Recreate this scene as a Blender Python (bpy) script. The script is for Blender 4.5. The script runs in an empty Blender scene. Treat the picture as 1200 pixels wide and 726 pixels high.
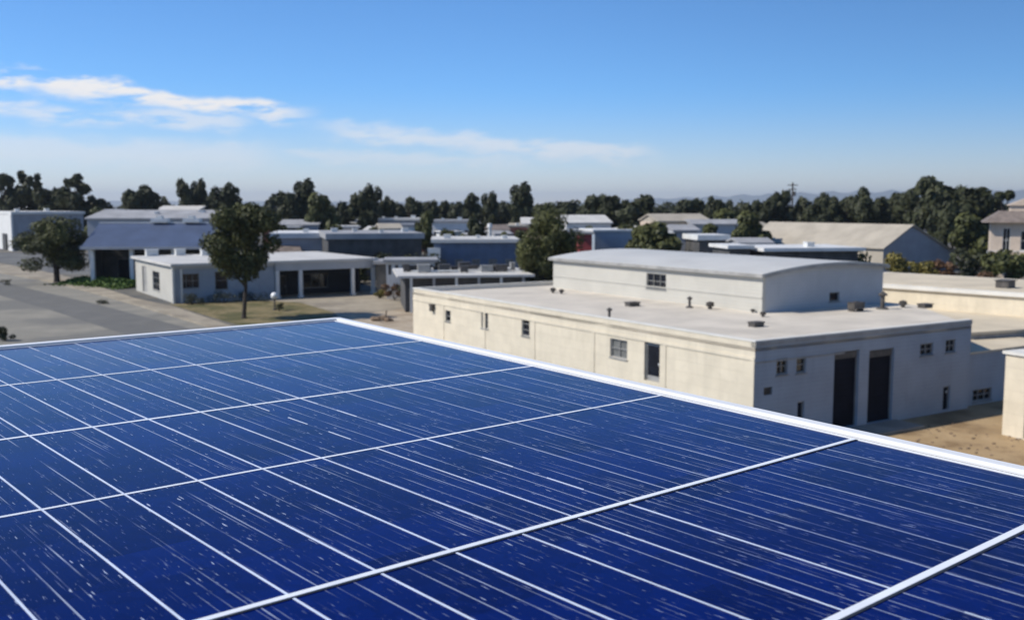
import bpy, math, random
from mathutils import Vector, Matrix
R = math.radians
SC = bpy.context.scene
COL = SC.collection

# ------------------------------------------------------------------ camera, sky, sun, exposure
CAM_H = 12.0
HAZE = 0.00007
PITCH = math.atan(123/1175)
cd = bpy.data.cameras.new('camera'); cam = bpy.data.objects.new('camera', cd); COL.objects.link(cam)
cam.location = (0, 0, CAM_H); cam.rotation_euler = (R(90)-PITCH, 0, 0)
cd.sensor_width = 36.0; cd.lens = 36*1175/1200
cd.clip_start = 0.05; cd.clip_end = 60000
cd.dof.use_dof = True; cd.dof.focus_distance = 2.9; cd.dof.aperture_fstop = 4.6
SC.camera = cam
SUN_AZ, SUN_EL = -100.0, 42.0
SC.view_settings.view_transform = 'Standard'; SC.view_settings.look = 'None'
SC.view_settings.exposure = 0.0; SC.view_settings.gamma = 1.0
SC.view_settings.use_curve_mapping = False
sl = bpy.data.lights.new('sun', 'SUN'); sl.energy = 4.8; sl.angle = R(0.53); sl.color = (1.0, 0.95, 0.86)
so = bpy.data.objects.new('sun', sl); COL.objects.link(so)
sdir = Vector((math.sin(R(SUN_AZ))*math.cos(R(SUN_EL)), math.cos(R(SUN_AZ))*math.cos(R(SUN_EL)), math.sin(R(SUN_EL))))
so.rotation_euler = sdir.to_track_quat('Z', 'Y').to_euler(); so.location = (0, 0, 60)

# ------------------------------------------------------------------ node expressions
class X:
    def __init__(s, nt, k): s.nt, s.k = nt, k
    def _m(s, op, *a):
        n = s.nt.nodes.new('ShaderNodeMath'); n.operation = op
        for i, v in enumerate((s,)+a):
            if isinstance(v, X): s.nt.links.new(v.k, n.inputs[i])
            else: n.inputs[i].default_value = v
        return X(s.nt, n.outputs[0])
    def __add__(s, o): return s._m('ADD', o)
    def __sub__(s, o): return s._m('SUBTRACT', o)
    def __mul__(s, o): return s._m('MULTIPLY', o)
    def __truediv__(s, o): return s._m('DIVIDE', o)
    def abs(s): return s._m('ABSOLUTE')
    def fract(s): return s._m('FRACT')
    def floor(s): return s._m('FLOOR')
    def max(s, o): return s._m('MAXIMUM', o)
    def min(s, o): return s._m('MINIMUM', o)
    def gt(s, o): return s._m('GREATER_THAN', o)
    def lt(s, o): return s._m('LESS_THAN', o)
    def pow(s, o): return s._m('POWER', o)
    def ramp(s, a, b, c=0.0, d=1.0):
        n = s.nt.nodes.new('ShaderNodeMapRange'); n.interpolation_type = 'SMOOTHSTEP'; n.clamp = True
        s.nt.links.new(s.k, n.inputs[0])
        for i, v in enumerate((a, b, c, d)): n.inputs[i+1].default_value = v
        return X(s.nt, n.outputs[0])
def comb(nt, x, y, z=0.0):
    n = nt.nodes.new('ShaderNodeCombineXYZ')
    for i, v in enumerate((x, y, z)):
        if isinstance(v, X): nt.links.new(v.k, n.inputs[i])
        else: n.inputs[i].default_value = v
    return n.outputs[0]
def noise(nt, vec, scale, detail=3.0, rough=0.55):
    n = nt.nodes.new('ShaderNodeTexNoise'); n.inputs['Scale'].default_value = scale
    n.inputs['Detail'].default_value = detail; n.inputs['Roughness'].default_value = rough
    if vec is not None: nt.links.new(vec, n.inputs['Vector'])
    return X(nt, n.outputs['Fac'])
def sep(nt, vec):
    n = nt.nodes.new('ShaderNodeSeparateXYZ'); nt.links.new(vec, n.inputs[0])
    return [X(nt, o) for o in n.outputs]
def mixc(nt, fac, a, b):
    n = nt.nodes.new('ShaderNodeMix'); n.data_type = 'RGBA'
    if isinstance(fac, X): nt.links.new(fac.k, n.inputs['Factor'])
    else: n.inputs['Factor'].default_value = fac
    for nm, v in (('A', a), ('B', b)):
        sk = [i for i in n.inputs if i.name == nm and i.type == 'RGBA'][0]
        if isinstance(v, (tuple, list)): sk.default_value = (*v, 1)
        else: nt.links.new(v, sk)
    return [o for o in n.outputs if o.type == 'RGBA'][0]

# ------------------------------------------------------------------ world
W = bpy.data.worlds.new('World'); SC.world = W; W.use_nodes = True
nt = W.node_tree; nt.nodes.clear()
wo = nt.nodes.new('ShaderNodeOutputWorld'); bg = nt.nodes.new('ShaderNodeBackground'); bg.inputs[1].default_value = 0.15
sky = nt.nodes.new('ShaderNodeTexSky'); sky.sky_type = 'NISHITA'; sky.sun_disc = False
sky.sun_elevation = R(SUN_EL); sky.sun_rotation = R(SUN_AZ % 360)
sky.altitude = 50; sky.air_density = 0.7; sky.dust_density = 0.0; sky.ozone_density = 1.5
tc = nt.nodes.new('ShaderNodeTexCoord')
dx, dy, dz = sep(nt, tc.outputs['Generated'])
az = dx._m('ARCTAN2', dy)
el = dz / (dx*dx + dy*dy)._m('SQRT').max(0.001)
def cloud(px0, py0, px1, py1, up, dn, nsc, stretch, thr, seed):
    a0, a1 = math.atan((px0-600)/1175), math.atan((px1-600)/1175)
    e0 = (238-py0)/1175*math.cos(a0); e1 = (238-py1)/1175*math.cos(a1)
    L = a1-a0; sl_ = (e1-e0)/L
    s = (az - a0) * (1/L)
    t = el - (az - a0)*sl_ - e0
    warp = (noise(nt, comb(nt, az*6.0, el*14.0, seed+3.0), 3.0, 3.0) - 0.5) * 0.03
    t = t + warp
    m = t.ramp(up/1175, up*0.2/1175) * t.ramp(-dn/1175, -dn*0.1/1175) * s.ramp(0.0, 0.18) * s.ramp(1.0, 0.84)
    n = noise(nt, comb(nt, (az - el*0.9)*stretch, el*stretch*4.5, seed), nsc, 6.0, 0.6)
    return m * n.ramp(thr, thr+0.2)
c = cloud(-190, 62, 390, 138, 15, 20, 3.4, 6.5, 0.34, 1.0)
c = c.max(cloud(-60, 126, 320, 146, 16, 14, 3.0, 6.0, 0.34, 7.0) * 0.6)
c = c.max(cloud(-100, 116, 70, 124, 9, 9, 3.0, 6.0, 0.33, 4.0) * 0.6)
c = c.max(cloud(350, 150, 790, 184, 15, 16, 2.6, 5.0, 0.32, 2.0) * 0.6)
c = c.max(cloud(-300, 166, 360, 186, 26, 26, 1.6, 3.0, 0.28, 5.5) * 0.45)
c = c.max(cloud(300, 178, 640, 190, 9, 12, 2.4, 4.0, 0.36, 8.5) * 0.4)
tint = nt.nodes.new('ShaderNodeMix'); tint.data_type = 'RGBA'; tint.blend_type = 'MULTIPLY'; tint.inputs['Factor'].default_value = 1.0
rgb_in = [i for i in tint.inputs if i.type == 'RGBA']; nt.links.new(sky.outputs[0], rgb_in[0])
lowc = mixc(nt, el.ramp(0.0, 0.12), (0.93, 0.85, 0.88), (0.47, 0.82, 1.14))
nt.links.new(mixc(nt, az.ramp(-0.1, 0.6)*0.32, lowc, (0.0, 0.0, 0.0)), rgb_in[1])
tinted = [o for o in tint.outputs if o.type == 'RGBA'][0]
skyc = mixc(nt, c, tinted, (6.2, 6.15, 6.2))
nt.links.new(skyc, bg.inputs[0]); nt.links.new(bg.outputs[0], wo.inputs[0])

# ------------------------------------------------------------------ materials
MATS = {}
def mat(name, rgb, rough=0.8, var=0.12, scale=1.0, metal=0.0, pattern=None, spec=0.5, dirt=0.0, bump=0.0):
    if name in MATS: return MATS[name]
    m = bpy.data.materials.new(name); m.use_nodes = True; nt = m.node_tree
    b = nt.nodes['Principled BSDF']; b.inputs['Roughness'].default_value = rough; b.inputs['Metallic'].default_value = metal
    b.inputs['Specular IOR Level'].default_value = spec
    tc = nt.nodes.new('ShaderNodeTexCoord'); uv = tc.outputs['UV']; ob = tc.outputs['Object']
    n = noise(nt, ob, scale, 5.0, 0.6)
    dk = tuple(v*(1-2*var) for v in rgb); lt = tuple(min(1, v*(1+2*var)) for v in rgb)
    colr = mixc(nt, n.ramp(0.25, 0.75), dk, lt)
    ux, uy, _ = sep(nt, uv)
    if dirt:
        st = noise(nt, comb(nt, ux*3.0, uy*0.35), 1.0, 4.0).ramp(0.52, 0.8) * dirt
        colr = mixc(nt, st, colr, tuple(v*0.55 for v in rgb))
    h = None
    if pattern == 'block':
        h = ((ux*(1/1.2)).fract().lt(0.025)).max((uy*(1/0.6)).fract().lt(0.05))
        cell = noise(nt, comb(nt, (ux*(1/1.2)).floor(), (uy*(1/0.6)).floor()), 3.17, 0.0).ramp(0.3, 0.7) * 0.10
        colr = mixc(nt, h*0.16 + cell, colr, tuple(v*0.55 for v in rgb))
    elif pattern == 'siding':
        fr = (uy*(1/0.22)).fract(); h = fr.lt(0.14)
        colr = mixc(nt, h*0.22, colr, tuple(v*0.5 for v in rgb))
    elif pattern == 'seam_x' or pattern == 'seam_y':
        h = ((ux if pattern == 'seam_x' else uy)*(1/0.55)).fract().lt(0.09)
        colr = mixc(nt, h*0.3, colr, tuple(v*0.6 for v in rgb))
    elif pattern == 'membrane':
        h = ((ux*(1/2.4)).fract().lt(0.012)).max((uy*(1/2.4)).fract().lt(0.012))
        pud = noise(nt, ob, 0.22, 4.0).ramp(0.5, 0.68)*0.16
        colr = mixc(nt, h*0.25 + pud, colr, tuple(v*0.55 for v in rgb))
    elif pattern == 'slats':
        h = (uy*(1/0.3)).fract().lt(0.2)
        colr = mixc(nt, h*0.4, colr, tuple(v*0.4 for v in rgb))
    elif pattern == 'tiles':
        h = ((uy*(1/0.35)).fract().lt(0.15)).max((ux*(1/0.3)).fract().lt(0.12))
        colr = mixc(nt, h*0.4, colr, tuple(v*0.5 for v in rgb))
    nt.links.new(colr, b.inputs['Base Color'])
    if h is not None or bump:
        bp = nt.nodes.new('ShaderNodeBump'); bp.inputs['Distance'].default_value = 0.02 if h is not None else bump
        bp.inputs['Strength'].default_value = 0.5
        src = (h*-1.0) if h is not None else noise(nt, ob, scale*6, 4.0)
        nt.links.new(src.k, bp.inputs['Height']); nt.links.new(bp.outputs[0], b.inputs['Normal'])
    MATS[name] = m; return m

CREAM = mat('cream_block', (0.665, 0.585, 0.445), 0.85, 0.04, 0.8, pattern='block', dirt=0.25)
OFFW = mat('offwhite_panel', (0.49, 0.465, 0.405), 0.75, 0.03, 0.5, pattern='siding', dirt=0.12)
GABLE = mat('shaded_gable_siding', (0.325, 0.36, 0.40), 0.8, 0.05, 0.5, pattern='siding', dirt=0.25)  # siding colour made darker and bluer to deepen the shade on fronts
GREYW = mat('pale_grey_siding', (0.44, 0.45, 0.46), 0.8, 0.04, 0.5, pattern='siding', dirt=0.2)
TRIM = mat('pale_trim', (0.68, 0.65, 0.58), 0.7, 0.04, 0.6)
MEMB = mat('roof_membrane', (0.60, 0.535, 0.44), 0.85, 0.07, 0.35, pattern='membrane')
WMET = mat('white_metal_roof', (0.56, 0.54, 0.49), 0.5, 0.04, 0.3, pattern='seam_x')
DKTRIM = mat('dark_trim', (0.16, 0.15, 0.14), 0.7)
GREYTRIM = mat('grey_trim', (0.30, 0.29, 0.27), 0.7)
GLASS = mat('dark_glass', (0.010, 0.012, 0.018), 0.08, 0.2, 2.0, spec=0.35)
GREYGL = mat('grey_blind_glass', (0.16, 0.16, 0.15), 0.3, 0.15, 3.0)
FRAME = mat('window_frame_metal', (0.22, 0.215, 0.20), 0.5)
ROLL = mat('roller_slats', (0.010, 0.012, 0.020), 0.7, 0.15, 1.0, pattern='slats', spec=0.12)
VENT = mat('vent_metal', (0.075, 0.066, 0.058), 0.6, 0.2, 3.0)
UNITM = mat('rooftop_unit_metal', (0.62, 0.62, 0.60), 0.5, 0.05)
WHITE = mat('white_paint', (0.68, 0.665, 0.63), 0.6, 0.04, 0.7, dirt=0.1)
TAN = mat('tan_corrugated', (0.40, 0.35, 0.275), 0.8, 0.08, 0.25, pattern='seam_x', dirt=0.15)
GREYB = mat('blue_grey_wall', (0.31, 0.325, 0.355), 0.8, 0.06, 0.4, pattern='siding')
BLUER = mat('blue_metal_roof', (0.062, 0.088, 0.155), 0.6, 0.08, 0.3, pattern='seam_x')
BLUEW = mat('blue_wall', (0.10, 0.135, 0.20), 0.7, 0.1, 0.5, pattern='siding')
GREYR = mat('grey_roof', (0.33, 0.325, 0.325), 0.8, 0.1, 0.3, pattern='membrane')
PALER = mat('pale_roof', (0.58, 0.555, 0.51), 0.7, 0.06, 0.3, pattern='membrane')
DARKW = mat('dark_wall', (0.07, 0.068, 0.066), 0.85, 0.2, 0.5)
BRICK = mat('brick_red', (0.33, 0.13, 0.09), 0.9, 0.15, 0.6, pattern='block')
REDW = mat('red_wall', (0.30, 0.05, 0.045), 0.8, 0.12, 0.6)
BROWNR = mat('brown_tile', (0.20, 0.16, 0.135), 0.85, 0.15, 1.0, pattern='tiles')
PEACH = mat('peach_plaster', (0.55, 0.44, 0.34), 0.85, 0.06, 0.7, dirt=0.15)
CONC = mat('concrete', (0.33, 0.28, 0.22), 0.9, 0.1, 0.5, bump=0.02)
TREAD = mat('brown_rubble', (0.20, 0.14, 0.09), 0.9, 0.25, 2.0)
BARK = mat('bark', (0.055, 0.042, 0.032), 0.95, 0.3, 3.0)
RUBBER = mat('rubber', (0.02, 0.02, 0.02), 0.8)

def leafmat(name, rgb, rgb2):
    m = bpy.data.materials.new(name); m.use_nodes = True; nt = m.node_tree
    b = nt.nodes['Principled BSDF']; b.inputs['Roughness'].default_value = 0.6; b.inputs['Specular IOR Level'].default_value = 0.25
    g = nt.nodes.new('ShaderNodeNewGeometry'); tc = nt.nodes.new('ShaderNodeTexCoord')
    r = X(nt, g.outputs['Random Per Island'])
    n = noise(nt, tc.outputs['Object'], 0.9, 2.0).ramp(0.35, 0.65)
    nt.links.new(mixc(nt, (r*0.5 + n*0.5), rgb, rgb2), b.inputs['Base Color'])
    return m
LEAF_D = leafmat('foliage_dark', (0.017, 0.021, 0.010), (0.066, 0.070, 0.027))
LEAF_M = leafmat('foliage_mid', (0.024, 0.030, 0.011), (0.120, 0.122, 0.034))
LEAF_Y = leafmat('foliage_olive', (0.07, 0.068, 0.016), (0.24, 0.19, 0.045))
LEAF_B = leafmat('foliage_brown', (0.07, 0.042, 0.025), (0.20, 0.105, 0.05))
LEAF_G = leafmat('groundcover_green', (0.05, 0.09, 0.015), (0.13, 0.19, 0.04))

# ------------------------------------------------------------------ helpers
def ray(px, py):
    x = (px-600)/1175; y = (363-py)/1175
    return Vector((x, math.cos(PITCH)+y*math.sin(PITCH), -math.sin(PITCH)+y*math.cos(PITCH)))
def at(px, py, z=0.0):                    # where the line of sight meets the level z
    d = ray(px, py); t = (z-CAM_H)/d.z
    return Vector((0, 0, CAM_H)) + d*t
def atd(px, py, depth):                   # point at a given distance down the view
    d = ray(px, py); return Vector((0, 0, CAM_H)) + d*(depth/d.y)
def props(o, label=None, cat=None, group=None, kind=None):
    if label: o['label'] = label
    if cat: o['category'] = cat
    if group: o['group'] = group
    if kind: o['kind'] = kind
    return o
def thing(name, label, cat, loc=(0, 0, 0), rot=0.0, group=None):
    o = bpy.data.objects.new(name, None); COL.objects.link(o); o.empty_display_size = 0.3
    o.location = loc; o.rotation_euler = (0, 0, rot)
    return props(o, label, cat, group)
class MB:
    def __init__(s): s.v = []; s.f = []; s.mi = []; s.uv = {}
    def face(s, pts, m=0, uv=None):
        i = len(s.v); s.v += [tuple(p) for p in pts]; s.f.append(tuple(range(i, i+len(pts)))); s.mi.append(m)
        if uv: s.uv[len(s.f)-1] = uv
        return s
    def hexa(s, p, m=0):                  # p: 4 bottom (ccw from above) + 4 top
        i = len(s.v); s.v += [tuple(q) for q in p]
        for f in ((3, 2, 1, 0), (4, 5, 6, 7), (0, 1, 5, 4), (1, 2, 6, 5), (2, 3, 7, 6), (3, 0, 4, 7)):
            s.f.append(tuple(i+k for k in f)); s.mi.append(m)
        return s
    def box(s, x0, x1, y0, y1, z0, z1, m=0):
        return s.hexa([(x0, y0, z0), (x1, y0, z0), (x1, y1, z0), (x0, y1, z0), (x0, y0, z1), (x1, y0, z1), (x1, y1, z1), (x0, y1, z1)], m)
    def prism(s, pts, z0, z1, m=0, mt=None):
        n = len(pts); i = len(s.v)
        s.v += [(p[0], p[1], z0) for p in pts] + [(p[0], p[1], z1) for p in pts]
        for k in range(n):
            j = (k+1) % n; s.f.append((i+k, i+j, i+n+j, i+n+k)); s.mi.append(m)
        s.f.append(tuple(i+n+k for k in range(n))); s.mi.append(m if mt is None else mt)
        s.f.append(tuple(i+k for k in reversed(range(n)))); s.mi.append(m)
        return s
    def tube(s, path, rad, n=8, m=0):
        path = [Vector(p) for p in path]; rings = []
        for k, p in enumerate(path):
            d = (path[min(k+1, len(path)-1)] - path[max(k-1, 0)]).normalized()
            a = d.cross(Vector((0.31, 0.95, 0.05))).normalized(); b = d.cross(a)
            i = len(s.v); r = rad[k] if isinstance(rad, (list, tuple)) else rad
            for q in range(n):
                t = 2*math.pi*q/n; s.v.append(tuple(p + (a*math.cos(t)+b*math.sin(t))*r))
            rings.append(i)
        for k in range(len(rings)-1):
            for q in range(n):
                s.f.append((rings[k]+q, rings[k]+(q+1) % n, rings[k+1]+(q+1) % n, rings[k+1]+q)); s.mi.append(m)
        s.f.append(tuple(rings[0]+q for q in range(n))); s.mi.append(m)
        s.f.append(tuple(rings[-1]+q for q in reversed(range(n)))); s.mi.append(m)
        return s
    def ball(s, c, r, seg=12, rings=8, m=0, sz=(1, 1, 1)):
        i = len(s.v)
        for a in range(rings+1):
            ph = math.pi*a/rings
            for b in range(seg):
                th = 2*math.pi*b/seg
                s.v.append((c[0]+r*sz[0]*math.sin(ph)*math.cos(th), c[1]+r*sz[1]*math.sin(ph)*math.sin(th), c[2]+r*sz[2]*math.cos(ph)))
        for a in range(rings):
            for b in range(seg):
                s.f.append((i+a*seg+b, i+(a+1)*seg+b, i+(a+1)*seg+(b+1) % seg, i+a*seg+(b+1) % seg)); s.mi.append(m)
        return s
    def mesh(s, name, mats, smooth=False):
        me = bpy.data.meshes.new(name); me.from_pydata(s.v, [], s.f); me.update()
        for k in (mats if isinstance(mats, (list, tuple)) else [mats]): me.materials.append(k)
        ul = me.uv_layers.new(name='UVMap').data
        for k, p in enumerate(me.polygons):
            p.material_index = s.mi[k]; p.use_smooth = smooth
            if k in s.uv:
                for li, u in zip(p.loop_indices, s.uv[k]): ul[li].uv = u
            else:
                nx, ny, nz = (abs(c) for c in p.normal)
                for li in p.loop_indices:
                    co = me.vertices[me.loops[li].vertex_index].co
                    if nz > 0.8: ul[li].uv = (co.x, co.y)
                    elif nz > 0.25: ul[li].uv = ((co.x, co.y*1.1) if ny > nx else (co.y, co.x*1.1))
                    elif nx > ny: ul[li].uv = (co.y, co.z)
                    else: ul[li].uv = (co.x, co.z)
        return me
    def build(s, name, mats, parent=None, smooth=False):
        o = bpy.data.objects.new(name, s.mesh(name, mats, smooth)); COL.objects.link(o)
        if parent: o.parent = parent
        return o

class Wall:      # a straight wall in a thing's own space; s runs along it, d is depth inward, z up
    def __init__(w, p0, p1):
        w.p0 = Vector(p0); e = Vector(p1)-w.p0; w.L = e.length; w.d = e.normalized(); w.n = Vector((-w.d.y, w.d.x))
    def pt(w, s, d, z):
        q = w.p0 + w.d*s + w.n*d; return (q.x, q.y, z)
    def slab(w, mb, s0, s1, d0, d1, z0, z1, m=0):
        return mb.hexa([w.pt(s0, d0, z0), w.pt(s1, d0, z0), w.pt(s1, d1, z0), w.pt(s0, d1, z0),
                        w.pt(s0, d0, z1), w.pt(s1, d0, z1), w.pt(s1, d1, z1), w.pt(s0, d1, z1)], m)
    def skin(w, mb, z0, z1, holes=(), t=0.28, m=0):
        ss = sorted({0.0, w.L, *[h[0] for h in holes], *[h[1] for h in holes]})
        zs = sorted({z0, z1, *[h[2] for h in holes], *[h[3] for h in holes]})
        for a, b in zip(ss, ss[1:]):
            for c, d in zip(zs, zs[1:]):
                cs, cz = (a+b)/2, (c+d)/2
                if any(h[0] < cs < h[1] and h[2] < cz < h[3] for h in holes): continue
                mb.face([w.pt(a, 0, c), w.pt(b, 0, c), w.pt(b, 0, d), w.pt(a, 0, d)], m)
        for a, b, c, d in [h[:4] for h in holes]:
            mb.face([w.pt(a, 0, c), w.pt(b, 0, c), w.pt(b, t, c), w.pt(a, t, c)], m)
            mb.face([w.pt(a, 0, d), w.pt(a, t, d), w.pt(b, t, d), w.pt(b, 0, d)], m)
            mb.face([w.pt(a, 0, c), w.pt(a, t, c), w.pt(a, t, d), w.pt(a, 0, d)], m)
            mb.face([w.pt(b, 0, c), w.pt(b, 0, d), w.pt(b, t, d), w.pt(b, t, c)], m)
    def window(w, parent, h, cols=2, rows=1, glass=None, frame=None, inset=0.12, fw=0.07, sill=True):
        a, b, c, d = h[:4]; f = MB()
        w.slab(f, a, a+fw, inset-.05, inset+.04, c, d); w.slab(f, b-fw, b, inset-.05, inset+.04, c, d)
        w.slab(f, a+fw, b-fw, inset-.05, inset+.04, c, c+fw); w.slab(f, a+fw, b-fw, inset-.05, inset+.04, d-fw, d)
        for k in range(1, cols):
            s = a+(b-a)*k/cols; w.slab(f, s-fw*.35, s+fw*.35, inset-.04, inset+.035, c+fw, d-fw)
        for k in range(1, rows):
            z = c+(d-c)*k/rows; w.slab(f, a+fw, b-fw, inset-.035, inset+.03, z-fw*.35, z+fw*.35)
        if sill: w.slab(f, a-.06, b+.06, -.06, inset-.06, c-.07, c-.003)
        fo = f.build('window', frame or FRAME, parent)
        p = MB(); w.slab(p, a+.01, b-.01, inset+.045, inset+.07, c+.01, d-.01)
        p.build('pane', glass or GLASS, fo); return fo
    def door(w, parent, h, m, inset=0.15, name='door', handle=True):
        a, b, c, d = h[:4]; f = MB(); w.slab(f, a, b, inset, inset+.06, c, d)
        w.slab(f, a, a+.08, inset-.05, inset-.002, c, d, 1); w.slab(f, b-.08, b, inset-.05, inset-.002, c, d, 1)
        w.slab(f, a+.08, b-.08, inset-.05, inset-.002, d-.08, d, 1)
        o = f.build(name, [m, FRAME], parent)
        if handle:
            k = MB(); w.slab(k, b-.22, b-.16, inset-.06, inset-.004, c+.95, c+1.1); k.build('handle', UNITM, o)
        return o
def hit(loc, rot, wall, px, py):          # where a line of sight meets a wall plane: (s, z)
    M = Matrix.Rotation(-rot, 3, 'Z'); o = M @ (Vector((0, 0, CAM_H))-Vector(loc)); d = M @ ray(px, py)
    n = Vector((wall.n.x, wall.n.y, 0)); p0 = Vector((wall.p0.x, wall.p0.y, 0))
    t = (p0-o).dot(n)/d.dot(n); q = o+d*t
    return (Vector((q.x, q.y))-wall.p0).dot(wall.d), q.z
def hole(loc, rot, wall, px, py, wpx, hpx, zmin=0.0):
    s0, _ = hit(loc, rot, wall, px-wpx/2, py); s1, _ = hit(loc, rot, wall, px+wpx/2, py)
    _, z0 = hit(loc, rot, wall, px, py+hpx/2); _, z1 = hit(loc, rot, wall, px, py-hpx/2)
    return (min(s0, s1), max(s0, s1), max(zmin, z0), z1)
ROT = R(32.0)
UDIR = Vector((-math.sin(ROT), math.cos(ROT), 0)); VDIR = Vector((math.cos(ROT), math.sin(ROT), 0))

# ------------------------------------------------------------------ ground
def gmat(name, c1, c2, sc, c3=None, sc3=0.05, rough=0.95, bump=0.05):
    m = bpy.data.materials.new(name); m.use_nodes = True; nt = m.node_tree; b = nt.nodes['Principled BSDF']
    b.inputs['Roughness'].default_value = rough; b.inputs['Specular IOR Level'].default_value = 0.2
    g = nt.nodes.new('ShaderNodeNewGeometry'); pos = g.outputs['Position']
    col = mixc(nt, noise(nt, pos, sc, 6.0, 0.65).ramp(0.3, 0.7), c1, c2)
    if c3: col = mixc(nt, noise(nt, pos, sc3, 4.0, 0.6).ramp(0.45, 0.62), col, c3)
    nt.links.new(col, b.inputs['Base Color'])
    bp = nt.nodes.new('ShaderNodeBump'); bp.inputs['Distance'].default_value = bump
    nt.links.new(noise(nt, pos, sc*4, 5.0).k, bp.inputs['Height']); nt.links.new(bp.outputs[0], b.inputs['Normal'])
    return m
G_EARTH = gmat('earth', (0.13, 0.12, 0.10), (0.20, 0.18, 0.145), 0.5, (0.09, 0.092, 0.092), 0.03)
G_ASPH = gmat('asphalt', (0.225, 0.21, 0.175), (0.30, 0.275, 0.225), 0.3, (0.185, 0.176, 0.155), 0.07)
G_WALK = gmat('pavement_concrete', (0.31, 0.265, 0.20), (0.39, 0.335, 0.255), 0.7, (0.25, 0.215, 0.165), 0.2)
G_LAWN = gmat('dry_grass', (0.15, 0.12, 0.055), (0.27, 0.215, 0.115), 1.2, (0.10, 0.095, 0.04), 0.25)
G_SAND = gmat('sandy_dirt', (0.34, 0.235, 0.125), (0.46, 0.33, 0.19), 0.6, (0.24, 0.16, 0.085), 0.3)
G_PATCH = gmat('worn_asphalt', (0.15, 0.148, 0.14), (0.20, 0.195, 0.18), 0.5, (0.12, 0.12, 0.12), 0.15)
def sheet(name, pxs, z, m, world=False):
    mb = MB(); mb.face([(p if world else at(*p, z)) for p in pxs], 0)
    o = mb.build(name, m); o['kind'] = 'structure'
    for p in o.data.polygons:
        if p.normal.z < 0: o.data.flip_normals(); break
    return o
sheet('ground', [(-15000, -500, 0), (15000, -500, 0), (15000, 24000, 0), (-15000, 24000, 0)], 0, G_EARTH, True)
sheet('road', [(-420, 306), (-60, 312), (0, 319), (62, 330), (112, 343), (168, 359), (222, 375), (292, 396), (420, 440), (-420, 440)], 0.004, G_ASPH)
sheet('parking_lot', [(-420, 292), (0, 296), (150, 296), (158, 318), (150, 322), (70, 321), (0, 307), (-420, 296)], 0.006, G_PATCH)
sheet('resurfaced_lane', [(-300, 314), (0, 330), (112, 356), (235, 388), (330, 415), (210, 412), (62, 364), (0, 346), (-300, 330)], 0.008, gmat('newer_asphalt', (0.135, 0.132, 0.124), (0.175, 0.168, 0.152), 0.4, (0.15, 0.145, 0.132), 0.15))
# pavement with a real kerb
pv = [(-420, 296), (0, 308), (72, 322), (112, 334), (158, 349), (205, 359), (240, 371), (312, 395), (292, 396), (222, 375), (168, 359), (112, 343), (62, 330), (0, 319), (-60, 312), (-420, 306)]
o = MB().prism([at(*p, 0.13) for p in reversed(pv)], -0.05, 0.13).build('pavement', G_WALK); o['kind'] = 'structure'
sheet('lawn', [(198, 356), (300, 351.5), (352, 354), (392, 366), (384, 379), (318, 392), (246, 371)], 0.008, G_LAWN)
sheet('forecourt', [(215, 352.0), (330, 345), (500, 338), (640, 350), (640, 420), (440, 420), (392, 366), (352, 354.2), (300, 351.8)], 0.012, G_WALK)
sheet('yard', [(470, 362), (520, 360), (520, 430), (390, 430), (395, 372)], 0.016, gmat('yard_dirt', (0.38, 0.305, 0.215), (0.48, 0.40, 0.30), 0.5, (0.32, 0.25, 0.175), 0.3))
sheet('sandy_yard', [(960, 505), (1150, 470), (1260, 462), (1400, 520), (1400, 640), (960, 640)], 0.004, G_SAND)
# weedy mound beside the left tree: a low bank of ground cover nobody could count
rng = random.Random(5)
mb = MB()
p0, p1 = at(80, 331, 0), at(160, 337, 0)
for k in range(5200):
    t = rng.random(); w = rng.gauss(0, 1.0)*1.9
    base = p0.lerp(p1, t) + Vector((w*0.2, w+1.0, 0))
    h = max(0.05, 0.75*math.exp(-(w/2.4)**2)*(0.5+rng.random())*min(1, t*5+.25))
    s = 0.16+rng.random()*0.16; a = rng.random()*6.28
    e = Vector((math.cos(a), math.sin(a), rng.uniform(-.3, .3)))*s; u = Vector((rng.uniform(-.4, .4), rng.uniform(-.4, .4), 1))*s
    c0 = base+Vector((0, 0, h*rng.random()))
    mb.face([c0-e, c0+e, c0+e*.6+u, c0-e*.6+u])
props(mb.build('ground_cover', LEAF_G), 'bright green weedy ground cover on the bank by the left tree', 'ground cover', kind='stuff')
# tyre ruts / clods on the sand
mb = MB()
for k in range(130):
    px = rng.uniform(1010, 1230); py = rng.uniform(492, 560)
    q = at(px, py, 0); r = rng.uniform(0.02, 0.09)
    mb.ball((q.x, q.y, r*0.3), r, 6, 4, 0, (1.3, 1, .7))
props(mb.build('clods', TREAD), 'brown clods of dirt scattered over the sandy yard', 'clods', kind='stuff')

# far hills
mb = MB(); rng = random.Random(11)
def ridge(mb, az0, az1, dist, hgt, n, seed):
    r = random.Random(seed); hs = []
    ph = [r.uniform(0, 6.28) for _ in range(5)]
    for k in range(n+1):
        t = k/n; h = sum(math.sin(t*f+ph[i])*a for i, (f, a) in enumerate(((3, .25), (7, .16), (15, .09), (31, .05), (57, .03))))
        hs.append(hgt(t)*(1+h*0.09))
    rows = []
    for j, (dd, hf) in enumerate(((-1500, 0), (-700, .55), (0, 1.0), (1000, .5), (2200, 0))):
        row = []
        for k in range(n+1):
            a = az0+(az1-az0)*k/n; D = dist+dd
            row.append(len(mb.v)); mb.v.append((math.sin(a)*D, math.cos(a)*D, hs[k]*hf*(1+.12*math.sin(k*1.7+j)) - (2 if hf == 0 else 0)))
        rows.append(row)
    for j in range(len(rows)-1):
        for k in range(n):
            mb.f.append((rows[j][k], rows[j][k+1], rows[j+1][k+1], rows[j+1][k])); mb.mi.append(0)
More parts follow.
